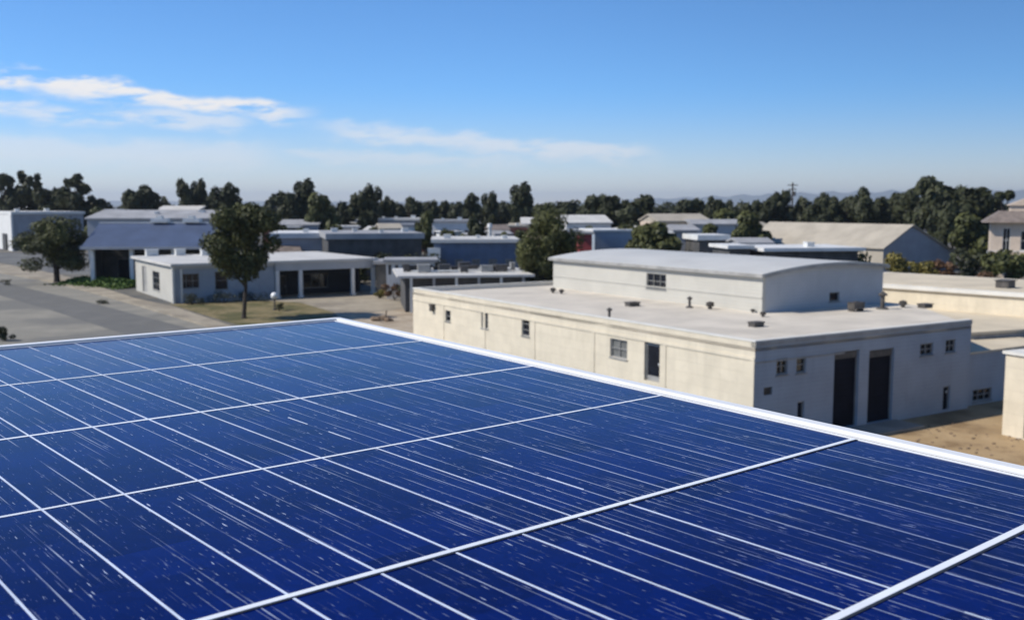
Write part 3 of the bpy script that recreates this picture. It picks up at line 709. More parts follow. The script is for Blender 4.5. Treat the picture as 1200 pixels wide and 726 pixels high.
# ------------------------------------------------------------------ generic outlying blocks
def block(label, x0, x1, ytop, depth, wall, roof, length=16.0, rot=0.0, rise=0.0, ov=0.4, thick=0.3, win=0, winh=1.3, name='low_building', cat='building', wz=None, units=0, band=None, group=None, glass=None, gable=False):
    q = atd(x0, 260, depth); q.z = 0; rt = R(rot)
    d = ray(x1, 260); sx, sy = math.cos(rt), math.sin(rt)      # front runs until the line of sight of x1
    t = (d.x*q.y-d.y*q.x)/(d.y*sx-d.x*sy); w = abs(t)
    h = CAM_H-(ytop-240)*depth/1175
    th = thing(name, label, cat, q, rt, group)
    front = Wall((0, 0), (w, 0)); holes = []
    if win:
        pitch = w/win; z0 = wz if wz is not None else h*.45
        holes = [(pitch*k+pitch*.25, pitch*k+pitch*.75, z0, min(h-.3, z0+winh)) for k in range(win)]
    mb = MB(); front.skin(mb, 0, h, holes)
    for a, b in (((w, 0), (w, length)), ((w, length), (0, length)), ((0, length), (0, 0))): Wall(a, b).skin(mb, 0, h)
    if gable:
        mb.face([(0, 0, h), (w, 0, h), (w/2, 0, h+rise)]); mb.face([(w, length, h), (0, length, h), (w/2, length, h+rise)])
    mb.build('wall', wall, th)
    mb = MB()
    if gable:
        for xa, za, xb, zb in ((-ov, h-ov*rise/(w/2), w/2, h+rise), (w/2, h+rise, w+ov, h-ov*rise/(w/2))):
            mb.hexa([(xa, -ov, za), (xb, -ov, zb), (xb, length+ov, zb), (xa, length+ov, za), (xa, -ov, za+thick), (xb, -ov, zb+thick), (xb, length+ov, zb+thick), (xa, length+ov, za+thick)])
    elif rise:
        ym = length*.5
        for ya, za, yb, zb in ((-ov, h, ym, h+rise), (ym, h+rise, length+ov, h)):
            mb.hexa([(-ov, ya, za+.003), (w+ov, ya, za+.003), (w+ov, yb, zb), (-ov, yb, zb), (-ov, ya, za+thick), (w+ov, ya, za+thick), (w+ov, yb, zb+thick), (-ov, yb, zb+thick)])
        mb.face([(0, 0, h), (0, length, h), (0, ym, h+rise)]); mb.face([(w, 0, h), (w, length, h), (w, ym, h+rise)])
    else:
        mb.prism([(-ov, -ov), (w+ov, -ov), (w+ov, length+ov), (-ov, length+ov)], h+.003, h+thick)
    mb.build('roof', roof, th)
    for hh in holes: front.window(th, hh, 2, 1, glass or GLASS, GREYTRIM, sill=False)
    if band:
        mb = MB(); front.slab(mb, 0, w, -.9, -.003, band[0], band[0]+.18); th2 = mb.build('canopy', band[1], th)
    r = random.Random(int(x0*7+depth))
    for k in range(units):
        x = w*(k+.5)/units + r.uniform(-.6, .6); y = length*r.uniform(.15, .6); u = r.uniform(.3, .6); z = h+thick if not rise else h+rise*.7
        m2 = MB().box(x-u, x+u, y-.6, y+.6, z, z+u*1.1); m2.box(x-u-.06, x+u+.06, y-.66, y+.66, z+u*1.1+.003, z+u*1.1+.09); m2.build('rooftop_unit', UNITM, th)
    return th, w, h
# far left white hall
th, w, h = block('white hall with bright end wall at the far left behind the road', 15, 98, 251, 262, GREYB, WHITE, 40, 36, thick=.7, win=0, name='white_hall', cat='hall', units=2)  # front of the white hall coloured blue grey to stand for its shade
mb = MB().box(-.5, -.003, -.4, 3.0, 0, h); mb.box(-.45, -.003, 3.3, 40, 0, h-.1); mb.build('end_wall', WHITE, th)
mb = MB().box(-.9, -.46, 6, 11, 0.1, 4.4); mb.build('door', DARKW, th)
# blue roofed shed
q = atd(106, 300, 152); sh = thing('blue_roof_shed', 'long shed with wide blue metal roof slope and dark open front at left', 'shed', (q.x, q.y, 0), R(2))
sw = 19.0; mb = MB()
Wall((sw, 0), (sw, 14)).skin(mb, 0, 5.6); Wall((sw, 14), (0, 14)).skin(mb, 0, 5.6); Wall((0, 14), (0, 0)).skin(mb, 0, 5.6); Wall((0, 5), (sw, 5)).skin(mb, 0, 5.6, [(2.2, 5.0, 0.1, 3.6), (7, 10, 0.1, 3.6), (12, 16, 0.1, 3.6)], m=0)
mb.build('wall', DARKW, sh)
for a in ((2.2, 5.0), (7, 10), (12, 16)): Wall((0, 5), (sw, 5)).door(sh, (a[0], a[1], .1, 3.6), ROLL, .2, 'roller_door', False)
mb = MB().hexa([(-1, -1.2, 5.5), (sw+1, -1.2, 5.5), (sw+1, 7, 9.0), (-1, 7, 9.0), (-1, -1.2, 5.62), (sw+1, -1.2, 5.62), (sw+1, 7, 9.12), (-1, 7, 9.12)])
mb.hexa([(-1, 7, 9.0), (sw+1, 7, 9.0), (sw+1, 15, 6), (-1, 15, 6), (-1, 7, 9.12), (sw+1, 7, 9.12), (sw+1, 15, 6.12), (-1, 15, 6.12)])
mb.build('roof', BLUER, sh)
mb = MB().box(-1.05, sw+1.05, -1.32, -1.21, 5.35, 5.75); mb.build('gutter', GREYB, sh)
mb = MB().box(-1.05, sw+1.05, 6.85, 7.15, 9.125, 9.3); mb.build('ridge_cap', WHITE, sh)
for x in (.3, 6.2, 12.5, sw-.2):
    mb = MB().box(x-.3, x+.3, -.3, .3, 0, 5.62); mb.build('column', WHITE, sh)
for x in (8.5, 13.5):
    mb = MB().box(x-1.3, x+1.3, 6.2, 7.8, 9.3, 9.9); mb.box(x-.5, x+.4, 6.4, 7.4, 9.903, 10.3); mb.build('rooftop_unit', UNITM, sh)
# mid and far blocks
block('grey blue shed with pale ridge standing just behind the blue roof', 102, 246, 257, 205, GREYB, GREYR, 22, 3, 1.6, units=3, name='grey_shed', cat='shed')
block('far white roofed shed left of the lone dark round tree', 114, 152, 248.5, 275, GREYB, WHITE, 12, 0, 0, thick=.8, name='far_shed', cat='shed')
block('far pale shed with white roof right of the lone dark round tree', 184, 232, 247, 290, GREYB, PALER, 14, 0, 1.2, name='far_shed', cat='shed', units=1)
block('grey walled store with bright white roof right of the round street tree', 318, 388, 279, 172, GREYB, WHITE, 18, 10, 0, thick=.9, win=5, winh=1.4, name='store', units=1)
block('small pale shed peeping out behind the round street tree crown', 326, 372, 264, 235, GREYB, GREYR, 14, 0, 1.0, name='shed', cat='shed')
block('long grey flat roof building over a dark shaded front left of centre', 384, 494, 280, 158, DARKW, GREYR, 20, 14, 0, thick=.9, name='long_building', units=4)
block('pale two storey office with dark windows below the tallest tree clump', 432, 491, 258, 255, GREYB, PALER, 16, 0, 0, thick=.5, win=6, winh=2.0, wz=4.4, name='office', units=3)
block('cream and grey office with dark window band below the distant conifers', 506, 551, 260.5, 250, WHITE, GREYR, 16, 0, 0, thick=.6, win=5, winh=2.2, wz=3.6, name='office', units=2)
th, w, h = block('blue walled workshop with white eave in the middle distance', 508, 607, 284, 150, BLUEW, PALER, 15, 4, 0, thick=.5, win=5, winh=1.3, wz=2.6, name='workshop', units=3, glass=GREYGL)
mb = MB().box(-.9, 1.0, -.7, -.01, 3.6, 5.6); mb.build('sign_board', WHITE, th)
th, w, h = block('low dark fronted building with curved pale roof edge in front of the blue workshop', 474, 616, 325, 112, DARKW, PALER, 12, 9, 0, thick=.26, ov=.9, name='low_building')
for k in range(6):
    x = w*(k+.25)/5.4; MB().box(x-.14, x+.14, -.82, -.6, 0, h).build('pillar', (TRIM, GREYTRIM)[k % 2], th)
rr_ = random.Random(9)
for k in range(15):
    x = w*(k+.5)/15 + rr_.uniform(-.3, .3); y = rr_.uniform(3.5, 10.5); a_ = rr_.uniform(.25, .75); b_ = rr_.uniform(.25, .6); z = h+.262; m_ = (VENT, UNITM, DARKW, GREYTRIM)[rr_.randrange(4)]
    m2 = MB().box(x-a_, x+a_, y-b_, y+b_, z+.1, z+.3+b_); m2.box(x-a_-.05, x+a_+.05, y-b_-.05, y+b_+.05, z+.303+b_, z+.36+b_)
    m2.box(x-a_*.8, x-a_*.8+.1, y-b_, y+b_, z, z+.1); m2.box(x+a_*.8-.1, x+a_*.8, y-b_, y+b_, z, z+.1); m2.build('rooftop_unit', m_, th)
for y in (4.2, 7.5): MB().tube([(1, y, h+.45), (w*.55, y, h+.45), (w*.56, y+.9, h+.45), (w-1, y+.9, h+.45)], .1, 8).build('roof_pipe', UNITM, th)
block('pale shed with a row of dark bays above the dark fronted low building', 452, 509, 307, 128, WHITE, GREYR, 6, 5, 0, thick=.35, win=7, winh=1.5, wz=3.1, name='bay_shed', cat='shed')
block('small grey low shed between dark front and portico building', 440, 462, 309, 134, DARKW, GREYR, 6, 5, 0, thick=.4, name='shed', cat='shed')
block('orange red brick block peeping out left of the big central tree', 594, 618, 266, 225, BRICK, TAN, 12, 6, 0, thick=.4, win=2, winh=1.6, name='brick_block', units=1)
block('beige block peeping out behind the big central tree', 612, 646, 263, 240, PEACH, PALER, 12, 0, 1.4, name='beige_block')
block('white gabled house with pale roof right of the big central tree', 664, 716, 262, 235, WHITE, PALER, 16, 8, 1.7, win=4, winh=1.6, wz=2.8, name='white_house', cat='house')
block('deep red shed beside the pale blue block', 679, 694, 274, 175, REDW, GREYTRIM, 9, 0, 0, name='red_shed', cat='shed', win=2, winh=.8)
block('pale blue flat block right of the deep red shed', 697, 743, 271, 185, mat('pale_blue_wall', (.32, .38, .44), .8, .06, .4, pattern='siding'), WHITE, 12, 8, 0, thick=.35, win=3, winh=1.2, wz=1.6, name='pale_blue_block')
block('beige house with broad hipped pale roof behind bushes right of centre', 772, 832, 260, 225, PEACH, TAN, 18, 6, 1.5, name='beige_house', cat='house', win=4, winh=1.4)
block('grey house with dark window band left of the white roofed kiosk', 791, 818, 271, 170, GREYW, GREYR, 10, 4, .8, name='grey_house', cat='house', win=3, winh=1.3, wz=2.6)
block('dark fronted kiosk with thick white roof behind the arched roof', 820, 853, 281, 158, DARKW, WHITE, 8, 6, 0, thick=.8, win=2, winh=1.5, wz=3.0, name='kiosk')
block('long grey roof house under the bushes left of the barn', 812, 880, 263.5, 220, GREYW, GREYR, 12, 4, .9, name='grey_house', cat='house', win=5, winh=1.3)
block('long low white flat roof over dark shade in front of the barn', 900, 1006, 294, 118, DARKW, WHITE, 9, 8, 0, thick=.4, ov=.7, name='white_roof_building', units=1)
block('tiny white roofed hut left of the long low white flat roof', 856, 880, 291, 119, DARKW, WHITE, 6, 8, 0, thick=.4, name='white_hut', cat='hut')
block('small slate block between white flat roof and barn', 868, 905, 286, 150, GREYB, GREYR, 8, 0, .6, name='slate_block')
block('distant pale block below the trees right of the white gabled house', 720, 760, 262, 262, WHITE, GREYR, 12, 0, .8, name='far_house', cat='house', win=3, winh=1.4)
block('distant pale hut under the dark trees at upper left', 20, 62, 246.5, 330, PEACH, PALER, 10, 0, 1.2, name='far_hut', cat='hut')
block('distant grey hut between the treeline clumps left of centre', 392, 430, 262, 262, GREYB, PALER, 10, 0, .7, name='far_hut', cat='hut', win=3, winh=1.2)

block('white flat shed between dark tree clump and long grey roof left of centre', 398, 420, 267, 205, WHITE, PALER, 9, 12, 0, thick=.4, win=2, winh=1, name='white_shed', cat='shed')
block('tan gabled store directly below the clump of trees left of centre', 447, 470, 269, 196, PEACH, TAN, 9, 14, .9, name='tan_store', cat='store', win=3, winh=1)
block('white fronted garage left of the small bright olive tree', 471, 489, 265, 212, WHITE, GREYR, 8, 4, 0, thick=.5, win=2, winh=1.2, name='garage')
block('white van sized shed on the lot above the blue workshop eave', 522, 541, 272, 178, WHITE, PALER, 6, 20, 0, thick=.2, name='white_shed', cat='shed', win=1, winh=.8)
block('brown roofed store between brick block and white mast', 578, 596, 271, 182, PEACH, BROWNR, 7, 12, .9, name='brown_store', cat='store', win=2, winh=1)
block('cream low shop between white gabled house and deep red shed', 664, 681, 271, 200, PEACH, PALER, 7, 6, 0, thick=.4, name='cream_shop', cat='shop', win=2, winh=1)
r = random.Random(404)
kinds = [('tiny pale rooftop among the distant trees', WHITE, PALER), ('tiny tan rooftop among the distant trees', PEACH, TAN), ('tiny grey rooftop among the distant trees', GREYW, GREYR),
         ('tiny brown rooftop among the distant trees', BRICK, BROWNR), ('tiny dark walled hut among the distant trees', DARKW, PALER)]
for k in range(58):
    D = r.uniform(165, 330); px = r.uniform(330, 900) if k < 46 else r.uniform(100, 330); yt = 240 + (12-r.uniform(3.2, 6.8))*1175/D
    lab, wm_, rm_ = kinds[r.randrange(5)]; wpx = r.uniform(9, 30)*200/D
    block(lab, px, px+wpx, yt, D, wm_, rm_, r.uniform(5, 9), r.uniform(-15, 38), r.choice((0, .7, 1.1)), ov=.3, thick=r.uniform(.15, .5), name='small_house', cat='house', win=r.choice((0, 1, 2)), winh=1.1, group=lab.replace('tiny', 'small').replace('rooftop', 'rooftops').replace('hut', 'huts'))
# ------------------------------------------------------------------ trees
def leafcloud(mb, lobes, n, size, seed, m=0):
    r = random.Random(seed); tot = sum(l[3]**2 for l in lobes)
    for (lx, ly, lz, lr, sq) in lobes:
        for k in range(int(n*lr*lr/tot)):
            d = Vector((r.gauss(0, 1), r.gauss(0, 1), r.gauss(0, 1))).normalized()
            rad = lr*(0.35+0.65*r.random()**0.45)*(1+.14*math.sin(7*d.x+seed)*math.cos(6*d.y+lx))
            c0 = Vector((lx+d.x*rad, ly+d.y*rad, lz+d.z*rad*sq))
            nn = (d+Vector((r.uniform(-.9, .9), r.uniform(-.9, .9), r.uniform(-.5, .9)))).normalized()
            a = nn.orthogonal().normalized(); b = nn.cross(a); th = r.random()*6.28
            e = (a*math.cos(th)+b*math.sin(th))*size*r.uniform(.55, 1.25); u = nn.cross(e)*r.uniform(.4, .75)
            mb.face([c0-e, c0-u*.8, c0+e, c0+u], m)
def crown_lobes(kind, seed):
    r = random.Random(seed); L = []
    if kind == 'round':
        for k in range(15):
            a = r.random()*6.28; rr = .30*r.random()**.5; z = r.uniform(.34, .86)
            rr *= 1.15 if .45 < z < .75 else .75
            L.append((rr*math.cos(a), rr*math.sin(a), z, r.uniform(.11, .19), .85))
    elif kind == 'column':
        for k in range(14):
            z = .2+.72*k/13; a = r.random()*6.28; w = .5*math.sin(math.pi*min(1, .25+.72*(z-.15)))**.8
            L.append((.10*math.cos(a), .10*math.sin(a), z, .17*(w+.55)*(1.15-z*.5), 1.1))
    elif kind == 'spread':
        for k in range(18):
            a = r.random()*6.28; rr = .52*r.random()**.5; z = .38+.42*(1-(rr/.56)**2)+r.uniform(-.1, .1)
            L.append((rr*math.cos(a), rr*math.sin(a), z, r.uniform(.13, .21), .75))
    elif kind == 'ball':
        for k in range(34):
            z = r.uniform(.40, .93); w = math.sqrt(max(0, 1-((z-.68)/.33)**2)) if z > .68 else max(.12, 1-((.68-z)/.34)**1.6)
            a = k*2.4+r.random(); rr = .30*w*r.random()**.4
            L.append((rr*math.cos(a), rr*math.sin(a), z, r.uniform(.085, .13), .85))
    elif kind == 'low':
        for k in range(36):
            z = r.uniform(.28, .90); w = math.sqrt(max(0, 1-((z-.5)/.52)**2)); a = k*2.4+r.random(); rr = .46*w*r.random()**.45
            L.append((rr*math.cos(a), rr*math.sin(a), z, r.uniform(.13, .20), .7))
    elif kind == 'wispy':
        for k in range(11):
            a = r.random()*6.28; rr = .28*r.random()**.5; z = r.uniform(.22, .74)
            L.append((rr*math.cos(a), rr*math.sin(a), z, r.uniform(.11, .17), .8))
        for k in range(6):
            a = r.random()*6.28; rr = .2+.14*r.random(); rr *= .75; L.insert(0, (rr*math.cos(a), rr*math.sin(a), r.uniform(.78, .95), r.uniform(.06, .10), .8))
    return L
def tree_meshes(kind, seed, n, leaf, lm, trunk_r=.03):
    L = crown_lobes(kind, seed); mb = MB(); leafcloud(mb, L, n, leaf, seed)
    cm = mb.mesh('crown', lm); r = random.Random(seed+1); tb = MB()
    bx, by = r.uniform(-.02, .02), r.uniform(-.02, .02)
    tb.tube([(0, 0, -.01), (0, 0, .03), (bx, by, .25), (bx*1.5, by*1.5, .5), (bx*2, by*2, .72)], [trunk_r*1.5, trunk_r, trunk_r*.85, trunk_r*.5, trunk_r*.2], 8)
    for l in L[:9]:
        z0 = min(.5, max(.2, l[2]-.25)); tb.tube([(bx, by, z0), (l[0]*.5, l[1]*.5, (z0+l[2])*.5), (l[0], l[1], l[2])], [trunk_r*.5, trunk_r*.32, trunk_r*.12], 5)
    return cm, tb.mesh('trunk', BARK)
def put_tree(px, ytop, ybase_or_depth, label, meshes, wpx, name='tree', cat='tree', group=None, by_depth=False, rot=None, zb=0.0):
    if by_depth: q = atd(px, 260, ybase_or_depth); D = ybase_or_depth
    else: q = at(px, ybase_or_depth, zb); D = q.y
    top = CAM_H-(ytop-240)*D/1175; h = (top-zb)/.98
    t = thing(name, label, cat, (q.x, q.y, zb), random.Random(px).random()*6.28 if rot is None else rot, group)
    cm, tm = meshes
    sx = wpx*D/1175/(cm_width(cm))
    for nm, me in (('crown', cm), ('trunk', tm)):
        o = bpy.data.objects.new(nm, me); COL.objects.link(o); o.parent = t; o.scale = (sx, sx, h)
    return t
_w = {}
def cm_width(me):
    if me.name not in _w:
        xs = sorted(math.hypot(v.co.x, v.co.y) for v in me.vertices); _w[me.name] = 2*xs[int(len(xs)*.965)]
    return _w[me.name]
# the two street trees, the big tree behind the warehouse
R1 = tree_meshes('ball', 21, 17000, .017, LEAF_M, .020)
R2 = tree_meshes('low', 33, 17000, .021, LEAF_M, .045)
R3 = tree_meshes('low', 47, 18000, .020, LEAF_M, .03)
put_tree(286, 235, 373, 'slender street tree with round crown on the dry lawn before the portico building', R1, 86, 'street_tree', rot=.6)
put_tree(67, 256, 331, 'broad dark low crowned tree at the kerb beside the green bank', R2, 84, 'street_tree', rot=2.0)
put_tree(641, 246, 118, 'big bushy tree directly behind the left end of the arched upper storey', R3, 78, 'bushy_tree', by_depth=True)
# the treeline: a few crowns, shared by many individual trees
K = {'r': [tree_meshes('round', s, 3600, .055, LEAF_D) for s in (3, 14, 25)], 'c': [tree_meshes('column', s, 3000, .05, LEAF_D) for s in (5, 16)],
     's': [tree_meshes('spread', s, 4200, .055, LEAF_D) for s in (7, 18)], 'w': [tree_meshes('wispy', s, 3600, .05, LEAF_D) for s in (9, 20)],
     'm': [tree_meshes('round', s, 3600, .055, LEAF_M) for s in (31, 32)]}
far = [ # px, top, width, depth, kind, label
 (8, 203, 34, 300, 'w', 'ragged dark tree cut off by the left edge of the treeline'),
 (34, 204, 30, 305, 'w', 'ragged tree with open top second from the left edge of the treeline'),
 (58, 214, 34, 300, 'r', 'dense dark tree between the ragged tree and the wispy topped tree at far left'),
 (88, 207, 38, 295, 'w', 'tree with thin wispy forked top above the far left hall'),
 (112, 228, 32, 300, 's', 'low dark tree sloping down right of the wispy topped tree'),
 (134, 239, 20, 420, 's', 'lowest far hedge like tree in the dip left of the lone round tree'),
 (166, 216, 46, 280, 's', 'lone broad round dark tree between two dips of the treeline at left'),
 (197, 230, 16, 330, 'r', 'tiny tree in the gap right of the lone broad round tree'),
 (218, 213, 20, 300, 'c', 'left one of the twin pointed trees left of the round street tree'),
 (233, 213, 18, 305, 'c', 'right one of the twin pointed trees left of the round street tree'),
 (245, 226, 20, 300, 'r', 'short tree right of the twin pointed trees'),
 (257, 221, 18, 290, 'c', 'narrow dark tree left behind the round street tree'),
 (271, 218, 22, 285, 'c', 'taller narrow dark tree right behind the top of the round street tree'),
 (319, 227, 18, 330, 'r', 'small dark ball tree just right of the round street tree'),
 (340, 219, 26, 275, 'r', 'left shoulder tree of the clump with a pointed top left of centre'),
 (356, 213, 26, 280, 'c', 'pointed tallest tree of the clump between street tree and centre'),
 (378, 227, 32, 240, 'm', 'olive bushy tree hanging over the grey roofs left of centre'),
 (404, 230, 32, 262, 's', 'wide dark tree left of the tree clump above the pale office'),
 (424, 224, 30, 255, 'r', 'dark tree in the clump above the pale office'),
 (438, 219, 20, 265, 'c', 'pointed tree topping the clump above the pale office'),
 (453, 229, 24, 270, 's', 'low dark tree just left of the dome shaped tree'),
 (478, 224, 34, 280, 's', 'dome shaped dark tree left of centre on the skyline'),
 (497, 247, 20, 195, 'm', 'small bright olive tree rising between two grey roofs left of centre'),
 (506, 236, 14, 330, 'c', 'low conifer just right of the dome shaped tree'),
 (519, 237, 16, 335, 'c', 'second low conifer right of the dome shaped tree'),
 (535, 236, 20, 330, 'r', 'low rounded tree among the distant conifers at centre'),
 (553, 229, 18, 310, 'c', 'left one of the two taller conifers left of the tall dark poplar'),
 (573, 227, 18, 315, 'c', 'right one of the two taller conifers left of the tall dark poplar'),
 (556, 254, 24, 185, 'r', 'dark tree in front of the offices above the blue workshop'),
 (577, 254, 14, 188, 'c', 'narrow dark tree by the white mast above the blue workshop'),
 (590, 236, 22, 330, 'r', 'low tree immediately left of the tall dark poplar'),
 (609, 217, 26, 270, 'c', 'tall dark poplar standing out on the skyline at centre'),
 (632, 238, 26, 310, 'm', 'low olive tree right of the tall dark poplar'),
 (665, 231, 46, 330, 's', 'flat topped wide tree right of the big central tree'),
 (690, 237, 22, 320, 'r', 'low tree between the flat topped tree and the tall clump tree'),
 (708, 222, 36, 260, 'r', 'tall dark tree above the white gabled house'),
 (729, 234, 24, 290, 'r', 'mid height tree right of the tree above the white gabled house'),
 (748, 228, 44, 255, 'r', 'bulky dark tree right of centre above the pale blue block'),
 (771, 240, 30, 320, 's', 'low tree tailing off right of the bulky tree towards the hills'),
 (770, 259, 48, 165, 'm', 'olive bushy tree overhanging the left slope of the arched roof'),
 (748, 266, 26, 180, 'm', 'smaller olive bush left of the bushy tree behind the arched roof'),
 (806, 228, 32, 290, 'r', 'dark round tree before the faint hills right of centre'),
 (836, 229, 26, 300, 's', 'umbrella shaped dark tree before the faint hills'),
 (855, 234, 18, 310, 'r', 'small tree on the right of the umbrella shaped tree'),
 (846, 245, 44, 240, 'm', 'olive low tree above the grey roofed house'),
 (875, 238, 20, 290, 'r', 'small dark tree left of the rising clump by the pole'),
 (880, 248, 36, 200, 'm', 'olive bush tree just left of the barn roof'),
 (897, 229, 28, 285, 'r', 'dark tree left of the utility pole'),
 (916, 223, 28, 290, 'r', 'dark taller tree touching the utility pole on its left'),
 (942, 233, 22, 290, 'c', 'short dark tree right of the utility pole'),
 (965, 225, 36, 280, 's', 'left rounded tree of the long row behind the barn roof'),
 (990, 223, 36, 285, 's', 'second rounded tree of the long row behind the barn roof'),
 (1016, 219, 30, 275, 'r', 'pointed bright olive tree in the row behind the barn roof'),
 (1042, 224, 40, 280, 's', 'wide tree of the row just left of the tall barn trees'),
 (1068, 222, 36, 255, 'r', 'dark tree right behind the barn ridge'),
 (1092, 207, 52, 240, 'r', 'tallest dark tree behind the barn gable'),
 (1128, 211, 56, 238, 'r', 'massive dark tree right of the tallest barn tree'),
 (1152, 226, 34, 235, 'r', 'dark tree right of the massive tree beside the house'),
 (1174, 222, 30, 260, 'w', 'thin ragged tree left of the two storey house'),
 (953, 234, 40, 300, 'r', 'low dark filler tree between the utility pole and the long row'),
 (979, 230, 40, 298, 's', 'low broad tree between the first two trees of the long row'),
 (1003, 231, 40, 297, 'r', 'low dark tree left of the pointed olive tree behind the barn'),
 (1030, 229, 42, 295, 'r', 'low dark tree right of the pointed olive tree behind the barn'),
 (1056, 226, 40, 275, 'r', 'dark tree filling in left of the tall barn trees'),
 (862, 241, 40, 290, 's', 'low dark tree bridging the gap left of the rising clump'),
 (1110, 228, 50, 225, 's', 'lower dark tree between the two tallest barn trees'),
 (1140, 250, 40, 185, 'm', 'olive tree between barn gable and house'),
 (1118, 262, 44, 200, 's', 'dark low tree filling in behind the right barn eave'),
]
for n_, (px, top, wp, D, kd, lab) in enumerate(far):
    put_tree(px, top, D, lab, K[kd][n_ % len(K[kd])], wp*1.22, {'c': 'conifer', 'w': 'ragged_tree'}.get(kd, 'tree'), group='trees along the skyline', by_depth=True)
for k, (px, top, wp, D) in enumerate(((387, 263, 26, 200), (411, 267, 20, 190), (443, 266, 22, 186), (468, 271, 20, 178), (528, 268, 22, 176), (541, 273, 18, 168), (592, 272, 20, 170), (604, 268, 24, 178),
        (660, 270, 26, 170), (693, 264, 20, 215), (738, 262, 26, 190), (798, 262, 26, 196), (830, 262, 30, 205), (866, 267, 26, 165), (330, 262, 24, 215), (358, 266, 22, 205), (118, 243, 30, 240), (238, 248, 26, 215))):
    put_tree(px, top, D, 'small olive tree standing between the low roofs of the middle distance', K['m'][k % 2], wp*1.15, group='small trees between the low roofs', by_depth=True)
# far wood closing the skyline: one uncountable mass
r = random.Random(77); mb = MB()
for k in range(330):
    a = R(r.uniform(-34, 34)); D = r.uniform(430, 640); x, y = math.sin(a)*D, math.cos(a)*D; h = r.uniform(11.0, 15.5); wv = r.uniform(5, 9)
    lb = [(x+r.uniform(-1, 1)*wv*.5, y+r.uniform(-1, 1)*2, h*r.uniform(.35, .8), r.uniform(.3, .5)*wv, .8) for _ in range(4)]
    leafcloud(mb, lb, 130, 1.1, k)
props(mb.build('far_wood', LEAF_D), 'low dark far wood along the whole horizon behind the skyline trees', 'wood', kind='stuff')

# bushes
def bush(px, py, wpx, hpx, label, lm, depth=None, n=1500, seed=1, name='bush', cat='bush', group=None):
    q = at(px, py, 0) if depth is None else atd(px, 260, depth); D = q.y; q.z = 0
    wm, hm = wpx*D/1175, (hpx*D/1175 if depth is None else CAM_H-(py-hpx-240)*D/1175)
    r = random.Random(seed+px); L = []
    for k in range(9): L.append((r.uniform(-.38, .38)*wm, r.uniform(-.2, .2)*wm, hm*r.uniform(.2, .72), r.uniform(.16, .26)*max(hm, wm*.6), .75))
    t = thing(name, label, cat, q, 0, group); mb = MB(); leafcloud(mb, L, n, max(.07, .05*hm), seed)
    mb.build('foliage', lm, t); tb = MB()
    for k in range(4): tb.tube([(0, 0, -.02), (L[k][0]*.6, L[k][1]*.6, L[k][2])], [.06, .02], 5)
    tb.build('stem', BARK, t); return t
bush(1055, 318, 38, 30, 'yellow olive bush at the left foot of the barn gable', LEAF_Y, 150, seed=3)
bush(1086, 318, 34, 22, 'smaller olive bush in the middle of the barn gable foot', LEAF_Y, 152, seed=4)
bush(1114, 318, 38, 20, 'rusty brown bush at the right foot of the barn gable', LEAF_B, 152, seed=5)
bush(1143, 318, 54, 34, 'dark bush between barn and two storey house', LEAF_D, 145, seed=6)
bush(1183, 320, 46, 34, 'big round olive brown bush in front of the two storey house', LEAF_M, 130, n=2600, seed=7)
bush(1158, 321, 24, 9, 'low rusty bush left of the big bush before the house', LEAF_B, 128, seed=8)
bush(966, 289, 18, 13, 'small bush in front of the tan barn roof', LEAF_M, 150, seed=9)
bush(1004, 297, 12, 24, 'thin tall bush by the right end of the white flat roof', LEAF_M, 122, n=600, seed=10)
bush(461, 352, 38, 24, 'orange brown shrub bed right of the portico building', LEAF_B, 127, seed=12)
bush(478, 353, 22, 24, 'dark green shrub right of the orange brown shrub bed', LEAF_D, 124, seed=13)
bush(443, 350, 16, 16, 'olive shrub at the right corner of the portico building', LEAF_Y, 129, seed=14)
bush(6, 399, 30, 21, 'dark clipped shrub by the panel at the left edge', LEAF_D, seed=15, n=1800)
bush(6, 334, 16, 8, 'small dark shrub on the pavement at the far left', LEAF_D, seed=16, n=500)
bush(121, 356, 20, 5, 'flat dark shrub on the kerb between the two street trees', LEAF_D, seed=17, n=500)
bush(327, 364.5, 16, 12, 'dark shrub at the foot of the white globe lamp', LEAF_D, seed=18, n=700)
for k, (px, py, wp, hp, lab) in enumerate(((224, 356.5, 36, 15, 'dark clipped hedge under the wide window of the portico building'), (262, 354.8, 46, 14, 'long dark hedge under the narrow window of the portico building'),
        (300, 352.6, 44, 14, 'dark hedge behind the slender street tree trunk'))):
    bush(px, py, wp, hp, lab, LEAF_D, seed=40+k, n=1200, name='hedge', cat='hedge')

for k, (px, wp, hp, D, lab) in enumerate(((396, 26, 15, 154, 'dark shrub in front of the long grey building, nearest the portico roof'), (421, 24, 12, 153, 'low dark shrub second from left before the long grey building'),
        (447, 28, 17, 152, 'tallest dark shrub before the long grey building'), (474, 24, 13, 150, 'dark olive shrub at the right end of the long grey building'), (497, 22, 20, 146, 'dark shrub beside the white sign board of the blue workshop'))):
    bush(px, 304, wp, hp, lab, LEAF_D if k % 2 == 0 else LEAF_M, D, seed=60+k, n=900)
# globe lamp on the lawn
q = at(322, 363, 0); g = thing('globe_lamp', 'white globe on a short dark post on the dry lawn', 'lamp', q)
MB().tube([(0, 0, 0), (0, 0, .12), (0, 0, .14), (0, 0, 1.2), (0, 0, 1.25)], [.26, .26, .10, .09, .2], 12).build('post', VENT, g)
mb = MB().ball((0, 0, 1.62), .42, 16, 10); mb.build('globe', mat('white_globe', (.8, .8, .78), .35), g, True)
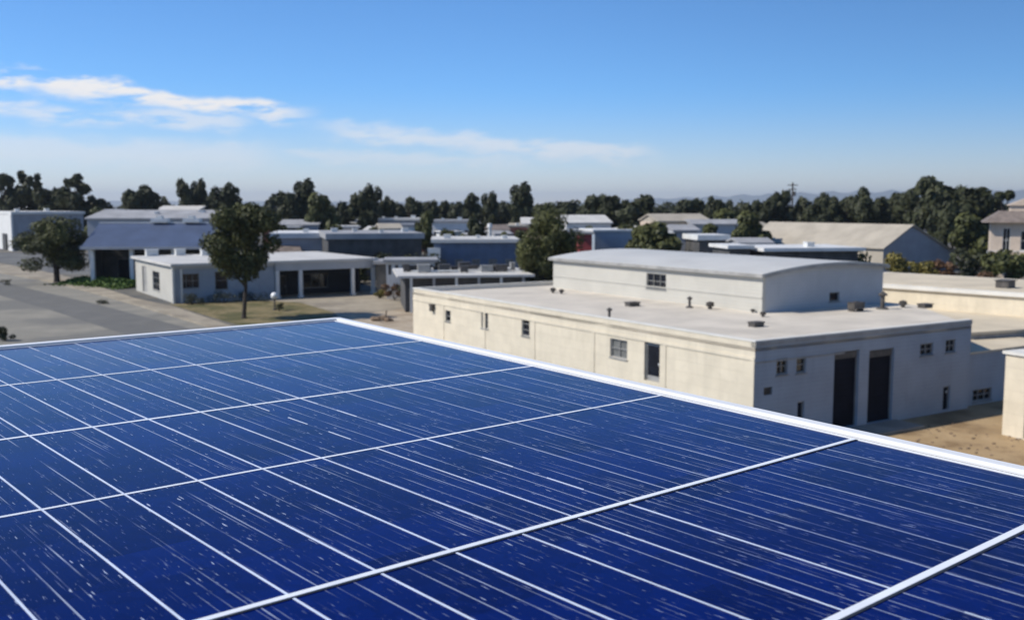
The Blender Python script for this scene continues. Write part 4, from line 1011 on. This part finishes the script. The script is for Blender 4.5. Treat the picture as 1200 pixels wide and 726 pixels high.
# rubble heap
q = at(446, 376, 0); g = thing('rubble_heap', 'small brown rubble heap on the pale yard beyond the panel corner', 'rubble', q); r = random.Random(2); mb = MB()
for k in range(26):
    a = r.random()*6.28; d = r.random()**.7*1.1; s = r.uniform(.12, .34); mb.ball((d*math.cos(a), d*math.sin(a)*.6, s*.4+.35*(1-d/1.1)), s, 6, 4, 0, (1.2, .9, .8))
mb.build('stones', TREAD, g); MB().tube([(.5, 0, .1), (.62, .05, 1.1)], [.09, .06], 6).build('stake', BARK, g)

# utility pole
q = atd(928, 250, 292); g = thing('utility_pole', 'tall dark utility pole with crossarms rising above the right treeline', 'pole', (q.x, q.y, 0)); ztop = CAM_H+(240-214)*292/1175
MB().tube([(0, 0, 0), (0, 0, ztop)], [.32, .2], 8).build('post', BARK, g)
MB().box(-1.5, 1.5, -.1, .1, ztop-.9, ztop-.65).build('crossarm', BARK, g); MB().box(-1.1, 1.1, -.12, .12, ztop-2.1, ztop-1.85).build('crossarm', BARK, g)
MB().tube([(.5, -.4, ztop-3.9), (.5, -.4, ztop-2.6)], .38, 10).build('transformer', VENT, g)
q = atd(574, 270, 170); g = thing('white_mast', 'short white mast standing on the ground behind the blue workshop', 'mast', (q.x, q.y, 0))
MB().tube([(0, 0, 0), (0, 0, 8.2)], [.32, .28], 10).build('post', WHITE, g); MB().tube([(0, 0, 8.2), (0, 0, 8.9)], [.5, .36], 10).build('head', WHITE, g)

# ------------------------------------------------------------------ air
hm = bpy.data.materials.new('haze_air'); hm.use_nodes = True; nt = hm.node_tree; nt.nodes.clear()
mo = nt.nodes.new('ShaderNodeOutputMaterial'); pvn = nt.nodes.new('ShaderNodeVolumePrincipled')
pvn.inputs['Color'].default_value = (0.80, 0.88, 0.97, 1); pvn.inputs['Density'].default_value = HAZE; pvn.inputs['Anisotropy'].default_value = 0.2
nt.links.new(pvn.outputs[0], mo.inputs['Volume'])
hz_ = MB().box(-16500, 16500, -600, 24500, -3, 300).build('haze', hm); hz_['kind'] = 'stuff'; hz_['label'] = 'thin pale haze lying over the whole district'
